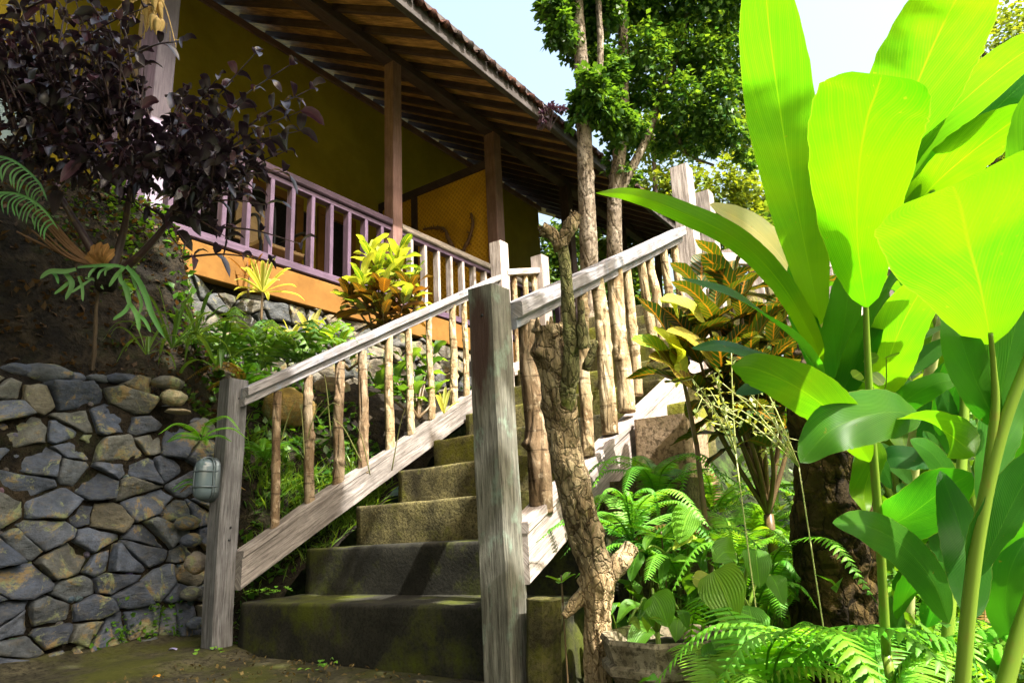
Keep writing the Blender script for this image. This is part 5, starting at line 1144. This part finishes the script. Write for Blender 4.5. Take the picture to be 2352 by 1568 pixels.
def broadleaf():
    L = [('heart_leaf_plant', 'heart leaved plant with the largest light leaf in the middle of the ferns', (1700, 1470, 1.6), [((1640, 1310, 1.5), (1690, 1430, 1.42), 56, (-.5, -.35, -.8), (.15, .30, .03)), ((1590, 1325, 1.52), (1660, 1380, 1.5), 22, (.2, -.5, -.8), (.30, .38, .06)), ((1735, 1260, 1.6), (1745, 1350, 1.55), 36, (0, -.4, -1), (.09, .26, .015)), ((1720, 1390, 1.5), (1738, 1490, 1.45), 40, (.2, -.4, -1), (.07, .23, .015)), ((1690, 1270, 1.65), (1640, 1290, 1.6), 36, (-.1, -.6, -.8), (.10, .27, .015)), ((1770, 1320, 1.65), (1800, 1390, 1.6), 30, (.2, -.5, -.8), (.08, .23, .015)), ((1640, 1470, 1.45), (1680, 1560, 1.4), 46, (0, -.7, -.7), (.07, .22, .015)), ((1760, 1480, 1.45), (1790, 1570, 1.4), 44, (.1, -.6, -.8), (.06, .2, .015))]),
         ('heart_leaf_plant', 'heart leaved seedling growing in the concrete planter', (1510, 1450, 1.62), [((1500, 1365, 1.55), (1535, 1440, 1.52), 40, (-.3, -.4, -.9), (.10, .29, .015)), ((1470, 1395, 1.58), (1500, 1440, 1.55), 26, (-.3, -.4, -.9), (.08, .24, .015)), ((1560, 1400, 1.6), (1580, 1445, 1.56), 18, (.3, -.4, -.9), (.09, .26, .015)), ((1445, 1430, 1.58), (1470, 1445, 1.55), 12, (0, -.8, -.5), (.2, .34, .03))]),
         ('heart_leaf_plant', 'pleated round leaf plant hanging beside the ferns under the stringer', (1580, 1330, 1.95), [((1590, 1165, 1.9), (1560, 1250, 1.85), 42, (-.3, -.3, -1), (.13, .32, .02)), ((1600, 1235, 1.88), (1545, 1262, 1.85), 18, (0, -.8, -.5), (.34, .42, .05)), ((1470, 1265, 1.9), (1448, 1335, 1.88), 26, (-.4, -.4, -.8), (.07, .21, .015)), ((1530, 1270, 1.9), (1520, 1350, 1.86), 18, (0, -.4, -1), (.07, .21, .015))])]
    for nm, lab, b, lv in L:
        b = P(*b); root = thing(nm, lab, 'plant', b); st = MB(); stalk(st, b, .006)
        for i, (p, e, hw, N, col) in enumerate(lv):
            p, e = P(*p), P(*e); m = MB(); leaf(m, [p, p.lerp(e, .5) + V((0, 0, .012)), e], hw * 1.5 / FPX * (p.length / 1.7 if False else 1), CW(*N), 16, 4, .2, (.42, .75), .12, 9, col, i, .03)
            m.build('leaf', 'broad_leaf', root, root=root); tube(st, [b, b.lerp(p, .6) + V((0, 0, .04)), p], [.005, .003], 10, 6)
        st.build('stem', 'green_stem', root, root=root)
broadleaf()
def arums():
    for q, (x, y, d, n, L, lab) in enumerate(((1700, 1380, 2.0, 11, .13, 'clump of pointed arum leaves between the ferns and the rough stump'), (1640, 1240, 2.35, 12, .15, 'taller clump of arum leaves at the back below the croton stems'), (1580, 1430, 1.8, 10, .11, 'low clump of arum leaves directly behind the planter'), (1800, 1300, 2.3, 11, .14, 'clump of arum leaves in the back left of the stump'), (1440, 1400, 2.0, 9, .10, 'small arum clump in the dark right of the dead trunk'), (2110, 1480, 1.9, 11, .14, 'clump of arum leaves right of the stump under the ginger'))):
        b = P(x, y, d); b.z = terr(b.x, b.y) - .01; h = max(.12, P(x, y, d).z - b.z); root = thing('arum_plant', lab, 'plant', b, 'arum clumps in the undergrowth'); rn = random.Random(400 + q); st = MB()
        for k in range(n):
            a = k * 2.4; o = V((cos(a), sin(a), 0)); e = b + o * rn.uniform(.05, .16) + V((0, 0, h * rn.uniform(.6, 1.25))); l = L * rn.uniform(.7, 1.2)
            tube(st, [b + o * .01, b.lerp(e, .6) + V((0, 0, .03)), e], [.0035, .002], 8, 5)
            m = MB(); leaf(m, [e - o * l * .15, e + o * l * .35 + V((0, 0, .01)), e + o * l * .85 - V((0, 0, l * .35))], l * .34, V((-o.x * .2, -o.y * .2, 1)) + rdir(rn) * .3, 12, 3, .2, (.38, .8), .12, 9, vcol((.05, .17, .012), (.13, .32, .022), rn), k, .03); m.build('leaf', 'broad_leaf', root, root=root)
        st.build('stem', 'green_stem', root, root=root)
arums()
def planter():
    c = P(1530, 1480, 1.68); root = thing('concrete_planter', 'octagonal mossy concrete planter bowl half hidden by ferns', 'planter', c - V((0, 0, .16))); m = MB(); n = 8
    R = [(.10, -.20), (.135, -.09), (.15, -.055), (.165, -.05), (.165, -.035), (.152, -.028), (.158, 0), (.165, .018), (.160, .028), (.146, .026), (.138, -.01), (.0, -.012)]
    vs = [c + V((r * cos(2 * pi * j / n + .25), r * sin(2 * pi * j / n + .25), z)) for r, z in R for j in range(n)]
    m.add(vs, [(i * n + j, i * n + (j + 1) % n, (i + 1) * n + (j + 1) % n, (i + 1) * n + j) for i in range(len(R) - 1) for j in range(n)]); m.build('bowl', 'planter_concrete', root, False, root=root)
    s = MB(); s.add([c + V((.137 * cos(2 * pi * j / 16), .137 * sin(2 * pi * j / 16), -.008 + .006 * (j % 2))) for j in range(16)] + [c + V((0, 0, .01))], [(j, (j + 1) % 16, 16) for j in range(16)]); s.build('soil', 'earth', root, root=root)
planter()
def blocks():
    p = P(1545, 1030, 2.75); root = thing('block_pier', 'pale sunlit masonry pier behind the ferns under the right stringer', 'pier', (p.x, p.y, -.5)); m = MB()
    beam(m, (p.x, p.y, -.5), (p.x + .0, p.y, P(1545, 960, 2.75).z), .22, .24, (1, 0, 0), 14, .05, .012, 3); m.build('pier', 'pale_block', root, root=root)
    p = P(1500, 1180, 2.5); root = thing('stone_block', 'low weathered block at the foot of the pier among ferns', 'block', (p.x, p.y, -.5)); m = MB()
    beam(m, (p.x, p.y, -.55), (p.x, p.y, P(1500, 1100, 2.5).z), .3, .2, (1, 0, 0), 10, .08, .015, 5); m.build('block', 'bright_mossy_concrete', root, root=root)
blocks()
def weeds():
    b = P(1860, 1060, 1.5)
    for q, (x, y, tl, lab) in enumerate(((1835, 1070, ((1640, 930), (1660, 880), (1740, 860), (1700, 940), (1780, 970), (1720, 900)), 'wispy weed with thin branching stems in front of the croton'), (1690, 1040, ((1590, 870), (1640, 860), (1680, 810), (1650, 930), (1600, 900)), 'wispy pale weed rising left under the yellow ginger leaf'))):
        b = P(x, y, 1.6); root = thing('weed', lab, 'weed', b); st = MB(); stalk(st, b, .0014); lf = MB(); rn = random.Random(q)
        for (tx, ty) in tl:
            e = P(tx, ty, 1.55 + rn.uniform(-.08, .08)); c = crv([b, b.lerp(e, .5) + V((0, 0, .02)), e], 20); tube(st, c, [.0022, .0012], 12, 5)
            for k in range(5, 21, 3):
                p = c[k]
                for s in (-1, 1):
                    d = (rdir(rn) + V((0, 0, .3))).normalized(); L = rn.uniform(.010, .02) * (1.3 if k > 15 else 1); leaflet(lf, p, d, V((0, 0, 1)) + rdir(rn) * .4, L, L * .2, vcol((.22, .30, .08), (.40, .46, .18), rn))
                if rn.random() < .5:
                    t = p + rdir(rn) * .05; tube(st, [p, t], [.0012, .0008], 3, 4)
                    for s in range(3): leaflet(lf, t, rdir(rn), V((0, 0, 1)), .016, .005, vcol((.22, .30, .08), (.40, .46, .18), rn))
        st.build('stems', 'pale_stem', root, root=root); lf.build('foliage', 'tree_leaf', root, root=root)
    b = P(2000, 920, 1.3); root = thing('vine', 'curly green vine with round leaves climbing between the ginger stems', 'vine', b); st = MB(); lf = MB(); rn = random.Random(3)
    for i in range(9):
        e = b + CW(rn.uniform(-.07, .03), rn.uniform(-.10, .06), rn.uniform(-.03, .03)); tube(st, [b, b.lerp(e, .5) + rdir(rn) * .03, e], [.0016, .001], 10, 5)
        d = rdir(rn); leaf(lf, [e, e + d * .015, e + d * .03], .013, CW(0, -.5, -.8), 6, 2, .1, (.4, .4), 0, 5, vcol((.15, .28, .03), (.25, .36, .05), rn))
    st.build('stems', 'green_stem', root, root=root); lf.build('foliage', 'plain_leaf', root, root=root)
weeds()
def covers():
    def cover(name, n, f, L, ca, cb, seed, mat='tree_leaf', wr=.34, zl=-.1):
        m = MB(); rn = random.Random(seed)
        for _ in range(n):
            q = f(rn)
            if q is None: continue
            d = (rdir(rn, zl, 1)).normalized(); l = L * rn.uniform(.5, 1.3); leaflet(m, q, d, (V((0, 0, 1)) + rdir(rn) * .6).normalized(), l, l * wr, vcol(ca, cb, rn))
        tag(m.build(name, mat), kind='stuff')
    def right(rn):
        x, y = rn.uniform(1.4, 7.5), rn.uniform(-3.2, 1.0)
        if x < 1.9 and y > .75: return None
        return V((x, y, terr(x, y) + abs(rn.gauss(0, .13)) * (1 + .25 * x) * (.4 + max(0, nz((x, y, 0), 1.6) + .4))))
    cover('undergrowth', 15000, right, .055, (.03, .11, .008), (.12, .27, .018), 1)
    def leafy(rn):
        x, y = rn.uniform(1.85, 3.6), rn.uniform(-.5, .98); h = max(0, nz((x, y, 0), 2.4, 5) + .35) * .75
        if x < 2.3 and .2 < y < .62: return None
        return V((x, y, terr(x, y) + h * rn.random()))
    cover('leafy_undergrowth', 9000, leafy, .07, (.03, .11, .010), (.13, .30, .02), 12, wr=.3)
    def far(rn):
        x, y = rn.uniform(5, 26), rn.uniform(-16, 12)
        if y > 2.4 and x < 10.5: return None
        return V((x, y, terr(x, y) + abs(rn.gauss(0, .5)) * (1 + max(0, nz((x, y, 0), .5)) * 2)))
    cover('far_undergrowth', 12000, far, .17, (.05, .13, .014), (.15, .26, .03), 2)
    def bk(rn):
        x, y = rn.uniform(1.75, 4.6), 2.72 + .85 * rn.random()
        if nz((x, y, 0), 2.2, 4) < -.05 + (.28 if x > 2.6 else -.12): return None
        return V((x, y, bankz(x, y) + abs(rn.gauss(0, .045))))
    cover('bank_plants', 5200, bk, .05, (.02, .075, .008), (.075, .18, .018), 3)
    def gr(rn):
        c = rn.choice(((2.35, 2.85, .14), (2.55, 2.8, .10), (2.2, 3.0, .12))); x, y = c[0] + rn.gauss(0, c[2]), max(2.7, c[1] + rn.gauss(0, c[2] * .7)); return V((x, y, bankz(x, y)))
    cover('grass_tuft', 2600, gr, .11, (.06, .15, .018), (.17, .28, .04), 4, wr=.03, zl=.3)
    def moss(rn):
        x, y = rn.uniform(1.35, 1.72), 2.93 + abs(rn.gauss(0, .05)); z = GROUND + .02 + abs(rn.gauss(0, .09)) * sst(1.3, 1.55, x); return V((x, y, z))
    cover('creeping_plants', 800, moss, .022, (.06, .18, .012), (.12, .28, .02), 5, wr=.42)
    def bnk(rn):
        x, y = rn.uniform(1.5, 2.1), rn.uniform(3.05, 3.6)
        if nz((x, y, 0), 3, 7) < .02: return None
        return V((x, y, bankz(x, y) + abs(rn.gauss(0, .03))))
    cover('moss_cushion', 1800, bnk, .035, (.035, .09, .012), (.08, .17, .02), 6, wr=.42)
    def lit(rn):
        x, y = rn.uniform(.2, 2.1), rn.uniform(3.06, 3.66); return V((x, y, bankz(x, y) + .004))
    cover('leaf_litter', 2600, lit, .035, (.030, .018, .009), (.10, .06, .025), 7, 'dry_leaf', .35)
    def mo2(rn):
        x, y = rn.uniform(.1, 2.0), rn.uniform(3.06, 3.66)
        if nz((x, y, 0), 2.6, 3) + .4 * nz((x, y, 0), 8, 1) < .12: return None
        return V((x, y, bankz(x, y) + abs(rn.gauss(0, .015))))
    cover('bank_moss', 4200, mo2, .022, (.016, .05, .008), (.05, .11, .014), 8, wr=.45)
    def lit2(rn):
        x, y = rn.uniform(1.3, 4.5), rn.uniform(-1.5, 1.0); return V((x, y, terr(x, y) + .01 + abs(rn.gauss(0, .02))))
    cover('dead_leaves', 2600, lit2, .06, (.05, .03, .012), (.20, .12, .04), 9, 'dry_leaf', .3)
    def path_lit(rn):
        x, y = rn.uniform(.9, 1.75), rn.uniform(1.4, 3.0); return V((x, y, GROUND + .008 + .03 * sst(.3, 0, 3.03 - y)))
    cover('path_debris', 800, path_lit, .016, (.04, .035, .012), (.16, .12, .04), 10, 'dry_leaf', .35)
    # little weeds at the foot of wall and steps, fallen petals and leaves
    G2 = 'small weeds sprouting at the foot of the wall and steps'
    for i, (x, y, lab) in enumerate(((440, 1508, 'small weed sprouting left of the post foot'), (495, 1500, 'small weed sprouting at the post foot'), (330, 1495, 'small weed at the foot of the stone wall'), (215, 1505, 'small weed near the middle of the wall foot'), (740, 1533, 'tiny weed in the corner of the first riser'), (120, 1515, 'small weed at the wall foot toward the left'), (380, 1470, 'small weed climbing the end of the stone wall'), (590, 1352, 'small weed on the first tread by the stringer'), (640, 1350, 'second small weed on the first tread by the stringer'))):
        b = PZ(x, y, GROUND + .012) if y > 1400 else PZ(x, y + 10, stepz(1)); root = thing('weed', lab, 'weed', b, G2); rn = random.Random(i); m = MB()
        for k in range(16):
            d = rdir(rn, .1, .9); p = b + V((rn.uniform(-.035, .035), rn.uniform(-.035, .035), 0)); q = p + d * rn.uniform(.008, .03); l = rn.uniform(.012, .024)
            leaf(m, [q, q + d * l * .5, q + V((d.x, d.y, 0)) * l], l * .42, V((0, 0, 1)), 5, 1, .1, (.4, .4), 0, 5, vcol((.10, .28, .02), (.18, .38, .04), rn))
        m.build('foliage', 'plain_leaf', root, root=root)
    for i, (x, y, mt, nm, lab, L) in enumerate(((290, 1500, 'petal', 'fallen_petal', 'pale violet petal nearest the wall foot weed', .03), (385, 1494, 'petal', 'fallen_petal', 'larger pale violet petal on the mossy path', .034), (540, 1475, 'petal', 'fallen_petal', 'pale violet petal lying by the left post foot', .026), (350, 1556, 'dry_leaf', 'fallen_leaf', 'small orange fallen leaf on the mossy path', .022))):
        b = PZ(x, y, GROUND + .03); m = MB(); leaf(m, [b, b + V((L * .3, -L * .4, .006)), b + V((L * .5, -L, .002))], L * .45, V((0, 0, 1)), 6, 2, .3, (.4, .4), .2, 6, (.55, .26, .03), i)
        tag(m.build(nm, mt, org=b), lab, 'petal' if mt == 'petal' else 'leaf')
    # grass blades and thin dry stalks behind the left balusters
    b = P(760, 1080, 3.15); root = thing('dry_grass', 'thin dry grass stalks arching behind the left balusters', 'grass', b); st = MB(); rn = random.Random(2)
    for (x0, y0, x1, y1) in ((700, 1060, 690, 930), (760, 1000, 745, 860), (830, 1060, 765, 960), (730, 960, 780, 930), (850, 1090, 820, 980), (640, 1030, 680, 920), (900, 1080, 930, 940), (705, 1010, 740, 920)):
        p, e = P(x0, y0, 3.2), P(x1, y1, 3.05); tube(st, [p, p.lerp(e, .6) + V((0, 0, .03)), e], [.003, .0012], 12, 5)
    st.build('stalks', 'pale_stem', root, root=root)
covers()
def bank_rocks():
    rn = random.Random(15)
    for i, (x, y, d, r, c, lab) in enumerate(((660, 935, 3.45, .13, (.26, .17, .045), 'yellowish boulder behind the second baluster'), (880, 1000, 3.6, .12, (.10, .085, .05), 'dark boulder in the hollow under the croton'), (760, 900, 3.6, .11, (.14, .10, .05), 'brown boulder above the yellowish one'), (970, 960, 3.7, .12, (.07, .06, .045), 'dark boulder near the upper balusters'), (560, 1000, 3.2, .10, (.12, .12, .11), 'grey boulder behind the left post top'), (820, 960, 3.5, .09, (.17, .13, .05), 'small brown boulder in the middle of the hollow'))):
        p = PY(x, y, 3.15 + .1 * (i % 3)); m = MB(); rock(m, p, (r * 1.2, r * .7, r * .85), c, i * 3, rn.uniform(0, 3), 14); tag(m.build('boulder', 'wall_stone', org=p), lab, 'rock', 'boulders in the bank')
bank_rocks()

# ---------------------------------------------------------------- light, sky, camera
SUN = V((-.13, -.60, .79)).normalized()
w = bpy.data.worlds.new('World'); SC.world = w; w.use_nodes = True; nt = w.node_tree
sky = nt.nodes.new('ShaderNodeTexSky'); sky.sky_type = 'NISHITA'; sky.sun_disc = False
sky.sun_elevation = math.asin(SUN.z); sky.sun_rotation = math.atan2(SUN.x, SUN.y)
sky.altitude = 100; sky.air_density = 2.0; sky.dust_density = 10; sky.ozone_density = 1.0
nt.links.new(sky.outputs[0], nt.nodes['Background'].inputs[0]); nt.nodes['Background'].inputs[1].default_value = .145
l = bpy.data.lights.new('sun', 'SUN'); l.energy = 5.0; l.angle = radians(.5); l.color = (1, .95, .86)
so = bpy.data.objects.new('sun', l); COL.objects.link(so); so.rotation_euler = SUN.to_track_quat('Z', 'Y').to_euler()
cam = bpy.data.cameras.new('camera'); cam.lens = 24; cam.sensor_width = 36; cam.clip_start = .05; cam.clip_end = 500
co = bpy.data.objects.new('camera', cam); COL.objects.link(co); SC.camera = co
from mathutils import Matrix
rt = V((AX.x, AY.x, AZ.x)); dn = V((AX.y, AY.y, AZ.y)); fw = V((AX.z, AY.z, AZ.z))
co.matrix_world = Matrix(((rt.x, -dn.x, -fw.x, 0), (rt.y, -dn.y, -fw.y, 0), (rt.z, -dn.z, -fw.z, 0), (0, 0, 0, 1)))
SC.view_settings.view_transform = 'Standard'; SC.view_settings.look = 'None'; SC.view_settings.exposure = 1.75; SC.view_settings.gamma = 1
SC.cycles.max_bounces = 8; SC.cycles.transparent_max_bounces = 8; SC.cycles.diffuse_bounces = 4
